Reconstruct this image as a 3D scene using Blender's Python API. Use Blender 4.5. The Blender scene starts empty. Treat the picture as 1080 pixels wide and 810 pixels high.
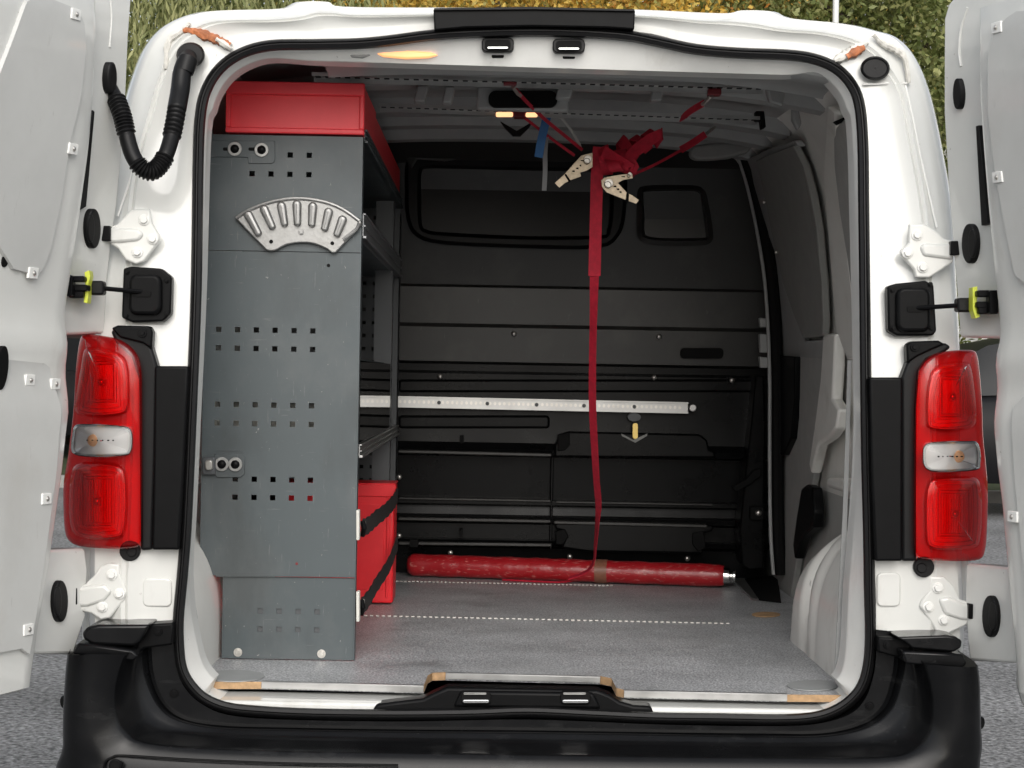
import bpy, bmesh, math, random
import numpy as np
from mathutils import Vector, Matrix
random.seed(7); np.random.seed(7)
R = math.radians
S = bpy.context.scene
COL = S.collection

# ------------------------------------------------------------------ camera
FPX = 1900.0                       # focal length in pixels of a 1080 px wide frame
CAM = Vector((-0.07, -3.5, 1.193))
YAW, PITCH, ROLL = R(0.60), R(-0.24), R(1.0)
fwd = Vector((math.sin(YAW)*math.cos(PITCH), math.cos(YAW)*math.cos(PITCH), math.sin(PITCH)))
r0 = fwd.cross(Vector((0, 0, 1))).normalized(); u0 = r0.cross(fwd).normalized()
RT = r0*math.cos(ROLL) + u0*math.sin(ROLL)
UP = u0*math.cos(ROLL) - r0*math.sin(ROLL)
cd = bpy.data.cameras.new('camera'); cam = bpy.data.objects.new('camera', cd); COL.objects.link(cam)
cd.sensor_width = 36; cd.lens = 36*FPX/1080; cd.clip_start = 0.05; cd.clip_end = 500
M = Matrix((RT, UP, -fwd)).transposed().to_4x4(); M.translation = CAM
cam.matrix_world = M
S.camera = cam

# ------------------------------------------------------------------ sky, sun, exposure
SUN_EL, SUN_AZ = R(34), R(174)     # azimuth clockwise from +Y
w = bpy.data.worlds.new('World'); S.world = w; w.use_nodes = True
nt = w.node_tree; bg = nt.nodes['Background']
sky = nt.nodes.new('ShaderNodeTexSky'); sky.sky_type = 'NISHITA'; sky.sun_disc = False
sky.sun_elevation = SUN_EL; sky.sun_rotation = SUN_AZ; sky.dust_density = 3.0; sky.air_density = 1.0; sky.ozone_density = 0.6
hs = nt.nodes.new('ShaderNodeHueSaturation'); hs.inputs['Saturation'].default_value = 0.30
nt.links.new(sky.outputs[0], hs.inputs['Color']); nt.links.new(hs.outputs[0], bg.inputs[0])
bg.inputs[1].default_value = 0.15
sl = bpy.data.lights.new('sun', 'SUN'); so = bpy.data.objects.new('sun', sl); COL.objects.link(so)
sl.energy = 0.5; sl.angle = R(50); sl.color = (1, 0.985, 0.955)
sd = Vector((math.sin(SUN_AZ)*math.cos(SUN_EL), math.cos(SUN_AZ)*math.cos(SUN_EL), math.sin(SUN_EL)))
so.rotation_euler = (-sd).to_track_quat('-Z', 'Y').to_euler(); so.location = (0, -6, 12)
S.view_settings.view_transform = 'Standard'; S.view_settings.look = 'None'
S.view_settings.exposure = 0.47; S.view_settings.gamma = 1
S.view_settings.use_curve_mapping = False

# ------------------------------------------------------------------ helpers
def ray(u, v):
    return fwd + RT*((u-540)/FPX) - UP*((v-405)/FPX)
def at(u, v, Y):
    d = ray(u, v); return CAM + d*((Y-CAM.y)/d.y)
def atz(u, v, Z):
    d = ray(u, v); return CAM + d*((Z-CAM.z)/d.z)
def atx(u, v, X):
    d = ray(u, v); return CAM + d*((X-CAM.x)/d.x)
OFF = {}
def tag(o, label=None, cat=None, group=None, kind=None):
    if label: o['label'] = label
    if cat: o['category'] = cat
    if group: o['group'] = group
    if kind: o['kind'] = kind
    return o
def thing(name, loc, label, cat, group=None):
    o = bpy.data.objects.new(name, None); COL.objects.link(o); o.location = loc
    OFF[o] = Vector(loc); o.empty_display_size = 0.05
    return tag(o, label, cat, group)
def finish(name, me, mat, parent, bev=0, seg=2, smooth=True, angle=35, base=None):
    for m in (mat if isinstance(mat, (list, tuple)) else [mat]): me.materials.append(m)
    if smooth:
        me.polygons.foreach_set('use_smooth', [True]*len(me.polygons))
        me.set_sharp_from_angle(angle=R(angle))
    o = bpy.data.objects.new(name, me); COL.objects.link(o)
    if parent is not None: o.parent = parent
    if base is not None: o.location = base
    OFF[o] = OFF.get(parent, Vector()) + o.location
    if bev:
        b = o.modifiers.new('bevel', 'BEVEL'); b.width = bev; b.segments = seg
        b.limit_method = 'ANGLE'; b.angle_limit = R(32); b.harden_normals = False
    return o
def mk(name, verts, faces, mat, parent=None, bev=0, seg=2, smooth=True, angle=35, recalc=True):
    off = OFF.get(parent, Vector())
    base = None
    vs = [Vector(v)-off for v in verts]
    if parent is None:                       # a thing of one mesh: its origin at its base
        a = np.array([tuple(v) for v in vs]); base = Vector((a[:,0].mean(), a[:,1].mean(), a[:,2].min()))
        vs = [v-base for v in vs]
    me = bpy.data.meshes.new(name); me.from_pydata([tuple(v) for v in vs], [], faces)
    if recalc:
        bm = bmesh.new(); bm.from_mesh(me); bmesh.ops.recalc_face_normals(bm, faces=bm.faces); bm.to_mesh(me); bm.free()
    return finish(name, me, mat, parent, bev, seg, smooth, angle, base)
class MB:
    """collects shapes of one part"""
    def __init__(s): s.v = []; s.f = []
    def add(s, v, f):
        n = len(s.v); s.v += [Vector(p) for p in v]; s.f += [tuple(i+n for i in q) for q in f]; return s
    def prism(s, pts, vec):
        n = len(pts); vec = Vector(vec)
        return s.add(list(pts)+[Vector(p)+vec for p in pts],
                     [tuple(range(n)), tuple(range(2*n-1, n-1, -1))]+[(i, (i+1) % n, (i+1) % n+n, i+n) for i in range(n)])
    def box(s, lo, hi):
        x0, y0, z0 = lo; x1, y1, z1 = hi
        return s.prism([(x0,y0,z0),(x1,y0,z0),(x1,y0,z1),(x0,y0,z1)], (0, y1-y0, 0))
    def loft(s, rows, close_u=False, caps=False):
        m = len(rows[0]); v = [p for r in rows for p in r]; f = []
        for i in range(len(rows)-1):
            for j in range(m if close_u else m-1):
                k = (j+1) % m; f.append((i*m+j, i*m+k, (i+1)*m+k, (i+1)*m+j))
        if caps: f += [tuple(range(m)), tuple((len(rows)-1)*m+j for j in range(m))]
        return s.add(v, f)
    def tube(s, pts, r, n=10, closed=False):
        pts = [Vector(p) for p in pts]; N = len(pts); rr = r if isinstance(r, (list, tuple)) else [r]*N
        rows = []; up = None
        for i, p in enumerate(pts):
            if closed: t = pts[(i+1) % N]-pts[i-1]
            else: t = pts[min(i+1, N-1)]-pts[max(i-1, 0)]
            t.normalize()
            if up is None: up = t.orthogonal().normalized()
            up = (up - t*up.dot(t)).normalized(); sd_ = t.cross(up)
            rows.append([p + (up*math.cos(2*math.pi*k/n)+sd_*math.sin(2*math.pi*k/n))*rr[i] for k in range(n)])
        if closed: rows.append(rows[0]); return s.loft(rows, True)
        return s.loft(rows, True, True)
    def cyl(s, c, axis, r, h, n=14, r2=None):
        c = Vector(c); a = Vector(axis).normalized(); u_ = a.orthogonal().normalized(); v_ = a.cross(u_)
        ring = lambda p, q: [p+(u_*math.cos(2*math.pi*k/n)+v_*math.sin(2*math.pi*k/n))*q for k in range(n)]
        return s.loft([ring(c, r), ring(c+a*h, r if r2 is None else r2)], True, True)
    def dome(s, c, axis, r, h, n=16, k=4):
        c = Vector(c); a = Vector(axis).normalized(); u_ = a.orthogonal().normalized(); v_ = a.cross(u_)
        rows = []
        for j in range(k+1):
            t = j/k*math.pi/2*0.97; q = r*math.cos(t)
            rows.append([c+a*(h*math.sin(t))+(u_*math.cos(2*math.pi*i/n)+v_*math.sin(2*math.pi*i/n))*q for i in range(n)])
        return s.loft(rows, True, True)
    def build(s, name, mat, parent=None, **k): return mk(name, s.v, s.f, mat, parent, **k)
def pxs(pts, Y): return [at(a, b, Y) for a, b in pts]
def px_prism(name, pts, Y, th, mat, parent, **k): return MB().prism(pxs(pts, Y), (0, th, 0)).build(name, mat, parent, **k)
def boxo(name, lo, hi, mat, parent, **k): return MB().box(lo, hi).build(name, mat, parent, **k)
def rrect(x0, y0, x1, y1, r, n=5):
    out = []
    for cx, cy, a in ((x1-r, y0+r, -90), (x1-r, y1-r, 0), (x0+r, y1-r, 90), (x0+r, y0+r, 180)):
        for i in range(n+1):
            t = R(a+90*i/n); out.append((cx+r*math.cos(t), cy+r*math.sin(t)))
    return out
def ellipse(cx, cy, rx, ry, n=20, rot=0):
    return [(cx+rx*math.cos(t)*math.cos(rot)-ry*math.sin(t)*math.sin(rot), cy+rx*math.cos(t)*math.sin(rot)+ry*math.sin(t)*math.cos(rot)) for t in [2*math.pi*i/n for i in range(n)]]
def cr(pts, n=6, closed=False):
    """Catmull-Rom through points of any dimension"""
    P = [np.array(p, float) for p in pts]; N = len(P); out = []
    for i in range(N if closed else N-1):
        if closed: a, b, c, d = P[i-1], P[i], P[(i+1) % N], P[(i+2) % N]
        else: a, b, c, d = P[max(i-1, 0)], P[i], P[i+1], P[min(i+2, N-1)]
        for k in range(n):
            t = k/n
            out.append(0.5*((2*b)+(-a+c)*t+(2*a-5*b+4*c-d)*t*t+(-a+3*b-3*c+d)*t**3))
    if not closed: out.append(P[-1])
    return [tuple(o) for o in out]
def lerp(a, b, t): return a+(b-a)*t
def sm(a, b, x):
    t = min(1, max(0, (x-a)/(b-a))); return t*t*(3-2*t)
def clone(src, parent, delta=None, loc=None):
    o = src.copy(); COL.objects.link(o); o.parent = parent
    if loc is not None: o.location = Vector(loc)-OFF.get(parent, Vector())
    OFF[o] = OFF.get(parent, Vector())+o.location
    return o

# ------------------------------------------------------------------ materials
def mat(name, col, rough=0.5, metal=0, coat=0, bump=0, bscale=60, var=0, vscale=8, bdist=0.002, spec=0.5, rvar=0, scuff=None):
    m = bpy.data.materials.new(name); m.use_nodes = True; t = m.node_tree; b = t.nodes['Principled BSDF']
    b.inputs['Base Color'].default_value = (*col, 1); b.inputs['Roughness'].default_value = rough
    b.inputs['Metallic'].default_value = metal; b.inputs['Coat Weight'].default_value = coat; b.inputs['Coat Roughness'].default_value = 0.06
    b.inputs['Specular IOR Level'].default_value = spec
    if var or bump or rvar:
        tc = t.nodes.new('ShaderNodeTexCoord')
    if var or rvar:
        n = t.nodes.new('ShaderNodeTexNoise'); n.inputs['Scale'].default_value = vscale; n.inputs['Detail'].default_value = 8; n.inputs['Roughness'].default_value = 0.65
        t.links.new(tc.outputs['Object'], n.inputs['Vector'])
    if var:
        r = t.nodes.new('ShaderNodeMapRange'); r.inputs[1].default_value = 0.3; r.inputs[2].default_value = 0.7
        r.inputs[3].default_value = 1-var; r.inputs[4].default_value = 1+var*0.35
        t.links.new(n.outputs[0], r.inputs[0])
        x = t.nodes.new('ShaderNodeVectorMath'); x.operation = 'SCALE'; x.inputs[0].default_value = col
        t.links.new(r.outputs[0], x.inputs['Scale']); t.links.new(x.outputs[0], b.inputs['Base Color'])
    for sc_col, lo, hi, sc_scale, sc_amt in (scuff or ()):
        tc2 = t.nodes.new('ShaderNodeTexCoord'); mp = t.nodes.new('ShaderNodeMapping'); mp.inputs['Scale'].default_value = sc_scale
        mp.inputs['Rotation'].default_value = (0.3, 0.5, 0.2); mp.inputs['Location'].default_value = (lo*7, hi*3, lo*5)
        ns = t.nodes.new('ShaderNodeTexNoise'); ns.inputs['Scale'].default_value = 1; ns.inputs['Detail'].default_value = 6; ns.inputs['Roughness'].default_value = 0.6
        t.links.new(tc2.outputs['Object'], mp.inputs[0]); t.links.new(mp.outputs[0], ns.inputs['Vector'])
        rg = t.nodes.new('ShaderNodeMapRange'); rg.inputs[1].default_value = lo; rg.inputs[2].default_value = hi; rg.inputs[3].default_value = 0; rg.inputs[4].default_value = sc_amt
        t.links.new(ns.outputs[0], rg.inputs[0])
        mxc = t.nodes.new('ShaderNodeMix'); mxc.data_type = 'RGBA'
        prev = b.inputs['Base Color'].links
        if prev: t.links.new(prev[0].from_socket, mxc.inputs[6])
        else: mxc.inputs[6].default_value = (*col, 1)
        mxc.inputs[7].default_value = (*sc_col, 1)
        t.links.new(rg.outputs[0], mxc.inputs[0]); t.links.new(mxc.outputs[2], b.inputs['Base Color'])
    if rvar:
        r2 = t.nodes.new('ShaderNodeMapRange'); r2.inputs[1].default_value = 0.3; r2.inputs[2].default_value = 0.7
        r2.inputs[3].default_value = max(0.02, rough-rvar); r2.inputs[4].default_value = rough+rvar
        t.links.new(n.outputs[0], r2.inputs[0]); t.links.new(r2.outputs[0], b.inputs['Roughness'])
    if bump:
        n2 = t.nodes.new('ShaderNodeTexNoise'); n2.inputs['Scale'].default_value = bscale; n2.inputs['Detail'].default_value = 4
        t.links.new(tc.outputs['Object'], n2.inputs['Vector'])
        bp = t.nodes.new('ShaderNodeBump'); bp.inputs['Strength'].default_value = bump; bp.inputs['Distance'].default_value = bdist
        t.links.new(n2.outputs[0], bp.inputs['Height']); t.links.new(bp.outputs[0], b.inputs['Normal'])
    return m
def lens_mat(name, tint, gloss=1.0, scatter=0.0):
    m = bpy.data.materials.new(name); m.use_nodes = True; t = m.node_tree; t.nodes.clear()
    o = t.nodes.new('ShaderNodeOutputMaterial'); mx = t.nodes.new('ShaderNodeMixShader')
    tr = t.nodes.new('ShaderNodeBsdfTransparent'); tr.inputs[0].default_value = (*tint, 1)
    df = t.nodes.new('ShaderNodeBsdfDiffuse'); df.inputs[0].default_value = (*tint, 1)
    m0 = t.nodes.new('ShaderNodeMixShader'); m0.inputs[0].default_value = scatter
    t.links.new(tr.outputs[0], m0.inputs[1]); t.links.new(df.outputs[0], m0.inputs[2])
    gl = t.nodes.new('ShaderNodeBsdfGlossy'); gl.inputs['Roughness'].default_value = 0.03
    fr = t.nodes.new('ShaderNodeFresnel'); fr.inputs[0].default_value = 1.5
    mu = t.nodes.new('ShaderNodeMath'); mu.operation = 'MULTIPLY'; mu.inputs[1].default_value = gloss
    t.links.new(fr.outputs[0], mu.inputs[0]); t.links.new(mu.outputs[0], mx.inputs[0])
    t.links.new(m0.outputs[0], mx.inputs[1]); t.links.new(gl.outputs[0], mx.inputs[2]); t.links.new(mx.outputs[0], o.inputs[0])
    return m
def emit_mat(name, col, s):
    m = mat(name, col, 0.3); b = m.node_tree.nodes['Principled BSDF']
    b.inputs['Emission Color'].default_value = (*col, 1); b.inputs['Emission Strength'].default_value = s
    return m
WHITE = mat('white_paint', (0.68, 0.685, 0.655), 0.38, coat=0.9, var=0.05, vscale=5, rvar=0.06, bump=0.06, bscale=14, bdist=0.004, scuff=(((0.30,0.27,0.22), 0.60, 0.78, (9,9,3), 0.35), ((0.22,0.2,0.17), 0.70, 0.74, (60,60,60), 0.5),))
WHITE2 = mat('white_undercoat', (0.80, 0.80, 0.77), 0.42, coat=0.35, var=0.08, vscale=9, bump=0.12, bscale=25, bdist=0.004, scuff=(((0.30,0.27,0.22), 0.60, 0.78, (9,9,3), 0.35), ((0.22,0.2,0.17), 0.70, 0.74, (60,60,60), 0.5),))
CREAM = mat('interior_paint', (0.84, 0.83, 0.785), 0.4, coat=0.3, var=0.08, vscale=6, bump=0.1, bscale=18, bdist=0.004, scuff=(((0.36,0.33,0.28), 0.56, 0.76, (7,7,5), 0.45), ((0.2,0.19,0.17), 0.69, 0.73, (50,50,12), 0.5)))
CEIL = mat('ceiling_primer', (0.36, 0.365, 0.36), 0.45, var=0.2, vscale=5, bump=0.15, bscale=20, bdist=0.004)
BOARD = mat('grey_lining_board', (0.57, 0.575, 0.555), 0.35, coat=0.5, var=0.10, vscale=4, bump=0.10, bscale=8, bdist=0.006, scuff=(((0.32,0.31,0.29), 0.66, 0.74, (80,80,14), 0.45), ((0.42,0.40,0.36), 0.55, 0.75, (4,4,3), 0.4)))
TRIMG = mat('dark_grey_trim', (0.27, 0.27, 0.255), 0.6, var=0.12, vscale=20, bump=0.15, bscale=300)
TRIMM = mat('mid_grey_trim', (0.38, 0.38, 0.365), 0.6, var=0.12, vscale=20, bump=0.15, bscale=300)
BLACK = mat('black_plastic', (0.0045, 0.0046, 0.005), 0.38, spec=0.10, var=0.25, vscale=30, bump=0.12, bscale=500, bdist=0.001)
BUMP = mat('bumper_plastic', (0.0055, 0.0057, 0.0063), 0.22, spec=0.24, scuff=(((0.05,0.05,0.05), 0.70, 0.73, (120,120,160), 0.8), ((0.03,0.03,0.03), 0.6, 0.75, (9,9,30), 0.6)), var=0.3, vscale=12, bump=0.10, bscale=650, bdist=0.001, rvar=0.07)
BULK_SHADED = mat('bulkhead_plastic_shaded', scuff=(((0.03,0.03,0.027), 0.67, 0.74, (70,70,24), 0.4), ((0.012,0.012,0.011), 0.55, 0.75, (6,6,5), 0.4)), col=(0.0038, 0.0039, 0.0042), rough=0.30, spec=0.14, var=0.15, vscale=6, bump=0.12, bscale=260, bdist=0.001, rvar=0.06)  # near-black copy: deep shade of the lower bulkhead put into the colour
BULK_LIT = mat('bulkhead_plastic_lit', scuff=(((0.09,0.088,0.08), 0.67, 0.74, (70,70,24), 0.5), ((0.07,0.068,0.06), 0.55, 0.75, (6,6,5), 0.5)), col=(0.030, 0.0295, 0.028), rough=0.32, spec=0.45, var=0.15, vscale=6, bump=0.12, bscale=260, bdist=0.001)  # lighter copy: soft light on the upper bulkhead put into the colour
RUBBER = mat('rubber', (0.007, 0.007, 0.0075), 0.42, spec=0.22, var=0.2, vscale=40, bump=0.08, bscale=200)
ANTH = mat('anthracite_powder_coat', (0.068, 0.084, 0.090), 0.44, var=0.12, vscale=3, bump=0.12, bscale=700, bdist=0.0006, rvar=0.08, scuff=(((0.20,0.21,0.21), 0.66, 0.70, (260,260,16), 0.5), ((0.20,0.205,0.20), 0.67, 0.71, (16,40,230), 0.45), ((0.115,0.125,0.127), 0.50, 0.72, (5,5,4), 0.6), ((0.04,0.045,0.046), 0.52, 0.70, (7,7,3), 0.5), ((0.30,0.30,0.29), 0.70, 0.72, (110,110,90), 0.8)))
DARKST = mat('dark_steel', (0.085, 0.09, 0.095), 0.45, metal=0.3)
RED = mat('red_coated_sheet', (0.88, 0.045, 0.06), 0.42, var=0.12, vscale=7, bump=0.08, bscale=400, bdist=0.001)
REDP = mat('red_plastic', (0.88, 0.02, 0.03), 0.35, var=0.1, vscale=10)
REDWEB = mat('red_webbing', (0.52, 0.01, 0.035), 0.75, var=0.3, vscale=60, bump=0.4, bscale=350, bdist=0.001)
BLKWEB = mat('black_webbing', (0.018, 0.017, 0.016), 0.8, var=0.3, vscale=80, bump=0.4, bscale=350)
ALU = mat('aluminium', (0.50, 0.50, 0.49), 0.38, metal=1, var=0.12, vscale=15, rvar=0.08)
CAST = mat('cast_aluminium', (0.36, 0.36, 0.352), 0.45, metal=0.8, var=0.3, vscale=45, bump=0.35, bscale=160, bdist=0.001, rvar=0.12)
CHROME = mat('chrome', (0.8, 0.8, 0.79), 0.12, metal=1)
ZINC = mat('zinc_plate', (0.62, 0.6, 0.56), 0.35, metal=0.9, var=0.2, vscale=60)
GALV = mat('yellow_zinc', (0.62, 0.52, 0.39), 0.42, metal=0.8, var=0.35, vscale=50, bump=0.2, bscale=90)
BRASS = mat('brass', (0.62, 0.46, 0.16), 0.35, metal=0.9)
MARK = mat('black_marking', (0.004, 0.004, 0.004), 0.7, spec=0.15)
PLY = mat('plywood_edge', (0.46, 0.29, 0.15), 0.7, var=0.4, vscale=60, bump=0.3, bscale=120)
YEL = mat('yellow_plastic', (0.62, 0.68, 0.06), 0.4)
BLUE = mat('blue_tape', (0.015, 0.13, 0.36), 0.5)
GREYCORD = mat('grey_cord', (0.32, 0.33, 0.34), 0.6)
CORD2 = mat('clear_cord', (0.5, 0.5, 0.48), 0.3)
SEALANT = mat('orange_sealant', (0.52, 0.17, 0.06), 0.6, var=0.7, vscale=60, bump=0.6, bscale=90, bdist=0.004)
SEALW = mat('white_seam_sealant', (0.72, 0.70, 0.64), 0.55, var=0.25, vscale=50, bump=0.6, bscale=60, bdist=0.006)
LENSR = lens_mat('red_lens', (0.97, 0.022, 0.026), 0.9, 0.10)
LENSC = lens_mat('clear_lens', (0.93, 0.93, 0.93), 1.0)
LENSI = lens_mat('inner_red_lens', (1.0, 0.62, 0.62), 0.8, 0.0)
ACRYL = lens_mat('clear_acrylic', (0.62, 0.66, 0.66), 1.6)
REFL = mat('lamp_reflector', (0.9, 0.9, 0.89), 0.3)
REFL2 = mat('lamp_backing', (0.82, 0.82, 0.81), 0.2, metal=0.3)
REFLR = mat('lamp_red_inner', (0.75, 0.05, 0.05), 0.3)
ORBULB = mat('orange_bulb', (0.80, 0.42, 0.2), 0.3)
GLASSD = mat('dark_glass', (0.006, 0.006, 0.007), 0.08, spec=0.4)
PALE = mat('pale_plastic', (0.62, 0.61, 0.56), 0.4)
GREYHANDLE = mat('grey_plastic', (0.30, 0.30, 0.29), 0.5, var=0.1, vscale=20)
DISC = mat('disc_grey', (0.30, 0.31, 0.31), 0.5, var=0.1, vscale=30)
AMBER = emit_mat('lit_amber_lamp', (1.0, 0.42, 0.16), 0.75)
LAMP = emit_mat('lit_lamp', (1.0, 0.52, 0.25), 1.1)
REDLAMP = mat('dark_red_plastic', (0.16, 0.01, 0.015), 0.4)

def floor_material():
    m = bpy.data.materials.new('speckled_floor_resin'); m.use_nodes = True; t = m.node_tree; b = t.nodes['Principled BSDF']
    tc = t.nodes.new('ShaderNodeTexCoord')
    v = t.nodes.new('ShaderNodeTexVoronoi'); v.inputs['Scale'].default_value = 210; v.feature = 'F1'
    n = t.nodes.new('ShaderNodeTexNoise'); n.inputs['Scale'].default_value = 240; n.inputs['Detail'].default_value = 3
    n2 = t.nodes.new('ShaderNodeTexNoise'); n2.inputs['Scale'].default_value = 6; n2.inputs['Detail'].default_value = 6
    for x in (v, n, n2): t.links.new(tc.outputs['Object'], x.inputs['Vector'])
    r = t.nodes.new('ShaderNodeValToRGB'); e = r.color_ramp.elements
    e[0].position = 0.36; e[0].color = (0.19, 0.195, 0.205, 1); e[1].position = 0.66; e[1].color = (0.62, 0.625, 0.63, 1)
    x = e.new(0.5); x.color = (0.365, 0.375, 0.388, 1)
    t.links.new(n.outputs[0], r.inputs[0])
    mp = t.nodes.new('ShaderNodeMapRange'); mp.inputs[1].default_value = 0.3; mp.inputs[2].default_value = 0.7; mp.inputs[3].default_value = 0.78; mp.inputs[4].default_value = 1.12
    t.links.new(n2.outputs[0], mp.inputs[0])
    sc = t.nodes.new('ShaderNodeVectorMath'); sc.operation = 'SCALE'
    t.links.new(r.outputs[0], sc.inputs[0]); t.links.new(mp.outputs[0], sc.inputs['Scale'])
    prev = sc.outputs[0]
    for colr, lo, hi, scl, amt in (((0.62,0.62,0.60), 0.66, 0.72, (14,120,1), 0.5), ((0.62,0.62,0.60), 0.67, 0.73, (150,10,1), 0.5), ((0.10,0.095,0.09), 0.60, 0.80, (5,7,1), 0.5), ((0.5,0.5,0.49), 0.58, 0.8, (3,4,1), 0.35)):
        ma = t.nodes.new('ShaderNodeMapping'); ma.inputs['Scale'].default_value = scl; ma.inputs['Rotation'].default_value = (0,0,lo*1.3-0.8); nn = t.nodes.new('ShaderNodeTexNoise'); nn.inputs['Scale'].default_value = 1; nn.inputs['Detail'].default_value = 6
        t.links.new(tc.outputs['Object'], ma.inputs[0]); t.links.new(ma.outputs[0], nn.inputs['Vector'])
        rg = t.nodes.new('ShaderNodeMapRange'); rg.inputs[1].default_value = lo; rg.inputs[2].default_value = hi; rg.inputs[4].default_value = amt; t.links.new(nn.outputs[0], rg.inputs[0])
        mx = t.nodes.new('ShaderNodeMix'); mx.data_type = 'RGBA'; t.links.new(rg.outputs[0], mx.inputs[0]); t.links.new(prev, mx.inputs[6]); mx.inputs[7].default_value = (*colr, 1); prev = mx.outputs[2]
    t.links.new(prev, b.inputs['Base Color'])
    bp = t.nodes.new('ShaderNodeBump'); bp.inputs['Strength'].default_value = 0.5; bp.inputs['Distance'].default_value = 0.0015
    t.links.new(v.outputs[0], bp.inputs['Height']); t.links.new(bp.outputs[0], b.inputs['Normal'])
    b.inputs['Roughness'].default_value = 0.42
    return m
FLOOR = floor_material()
def asphalt_material():
    m = bpy.data.materials.new('asphalt'); m.use_nodes = True; t = m.node_tree; b = t.nodes['Principled BSDF']
    tc = t.nodes.new('ShaderNodeTexCoord')
    v = t.nodes.new('ShaderNodeTexVoronoi'); v.inputs['Scale'].default_value = 75
    n = t.nodes.new('ShaderNodeTexNoise'); n.inputs['Scale'].default_value = 45; n.inputs['Detail'].default_value = 8
    n2 = t.nodes.new('ShaderNodeTexNoise'); n2.inputs['Scale'].default_value = 1.3; n2.inputs['Detail'].default_value = 6
    for x in (v, n, n2): t.links.new(tc.outputs['Object'], x.inputs['Vector'])
    r = t.nodes.new('ShaderNodeValToRGB'); e = r.color_ramp.elements
    e[0].position = 0.33; e[0].color = (0.06, 0.06, 0.06, 1); e[1].position = 0.68; e[1].color = (0.34, 0.34, 0.34, 1)
    t.links.new(n.outputs[0], r.inputs[0])
    mp = t.nodes.new('ShaderNodeMapRange'); mp.inputs[1].default_value = 0.3; mp.inputs[2].default_value = 0.7; mp.inputs[3].default_value = 0.7; mp.inputs[4].default_value = 1.2
    t.links.new(n2.outputs[0], mp.inputs[0])
    sc = t.nodes.new('ShaderNodeVectorMath'); sc.operation = 'SCALE'
    t.links.new(r.outputs[0], sc.inputs[0]); t.links.new(mp.outputs[0], sc.inputs['Scale']); t.links.new(sc.outputs[0], b.inputs['Base Color'])
    bp = t.nodes.new('ShaderNodeBump'); bp.inputs['Strength'].default_value = 0.9; bp.inputs['Distance'].default_value = 0.006
    t.links.new(v.outputs[0], bp.inputs['Height']); t.links.new(bp.outputs[0], b.inputs['Normal']); b.inputs['Roughness'].default_value = 0.8
    return m
def tube_material():
    m = mat('red_wrapped_film', (0.40, 0.012, 0.018), 0.35, coat=0.3, bump=0.5, bscale=60, bdist=0.003); t = m.node_tree; b = t.nodes['Principled BSDF']
    tc = t.nodes.new('ShaderNodeTexCoord'); mp = t.nodes.new('ShaderNodeMapping'); mp.inputs['Scale'].default_value = (30, 90, 90)
    n = t.nodes.new('ShaderNodeTexNoise'); n.inputs['Scale'].default_value = 1.6; n.inputs['Detail'].default_value = 6
    r = t.nodes.new('ShaderNodeValToRGB'); e = r.color_ramp.elements
    e[0].position = 0.58; e[0].color = (0.40, 0.012, 0.018, 1); e[1].position = 0.72; e[1].color = (0.6, 0.2, 0.18, 1)
    t.links.new(tc.outputs['Object'], mp.inputs[0]); t.links.new(mp.outputs[0], n.inputs['Vector']); t.links.new(n.outputs[0], r.inputs[0]); t.links.new(r.outputs[0], b.inputs['Base Color'])
    return m
TUBE = tube_material()
def leaf_mat(name, c1, c2, c3):
    m = bpy.data.materials.new(name); m.use_nodes = True; t = m.node_tree; b = t.nodes['Principled BSDF']
    g = t.nodes.new('ShaderNodeNewGeometry'); r = t.nodes.new('ShaderNodeValToRGB'); e = r.color_ramp.elements
    e[0].color = (*c1, 1); e[1].color = (*c3, 1); x = e.new(0.5); x.color = (*c2, 1)
    t.links.new(g.outputs['Random Per Island'], r.inputs[0]); t.links.new(r.outputs[0], b.inputs['Base Color']); b.inputs['Roughness'].default_value = 0.55
    b.inputs['Subsurface Weight'].default_value = 0.0
    tl = t.nodes.new('ShaderNodeBsdfTranslucent'); t.links.new(r.outputs[0], tl.inputs[0])
    mx = t.nodes.new('ShaderNodeMixShader'); mx.inputs[0].default_value = 0.3
    out = t.nodes['Material Output']; t.links.new(b.outputs[0], mx.inputs[1]); t.links.new(tl.outputs[0], mx.inputs[2]); t.links.new(mx.outputs[0], out.inputs[0])
    return m

# ------------------------------------------------------------------ ground
G = mk('ground', [(-150,-60,0),(150,-60,0),(150,250,0),(-150,250,0)], [(0,1,2,3)], asphalt_material(), smooth=False)
tag(G, kind='structure')

# ================================================================== THE VAN
van = thing('van', (0,0,0), 'white panel van seen from behind with both rear doors wide open', 'van')
def lean(z): return 0.085*sm(1.05, 1.95, z)
def rp(u, v, off=0.0):
    """point on the rear face of the body (leaning forward towards the roof)"""
    Y = off
    for _ in range(3): p = at(u, v, Y); Y = off+lean(p.z)
    return at(u, v, Y)

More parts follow.
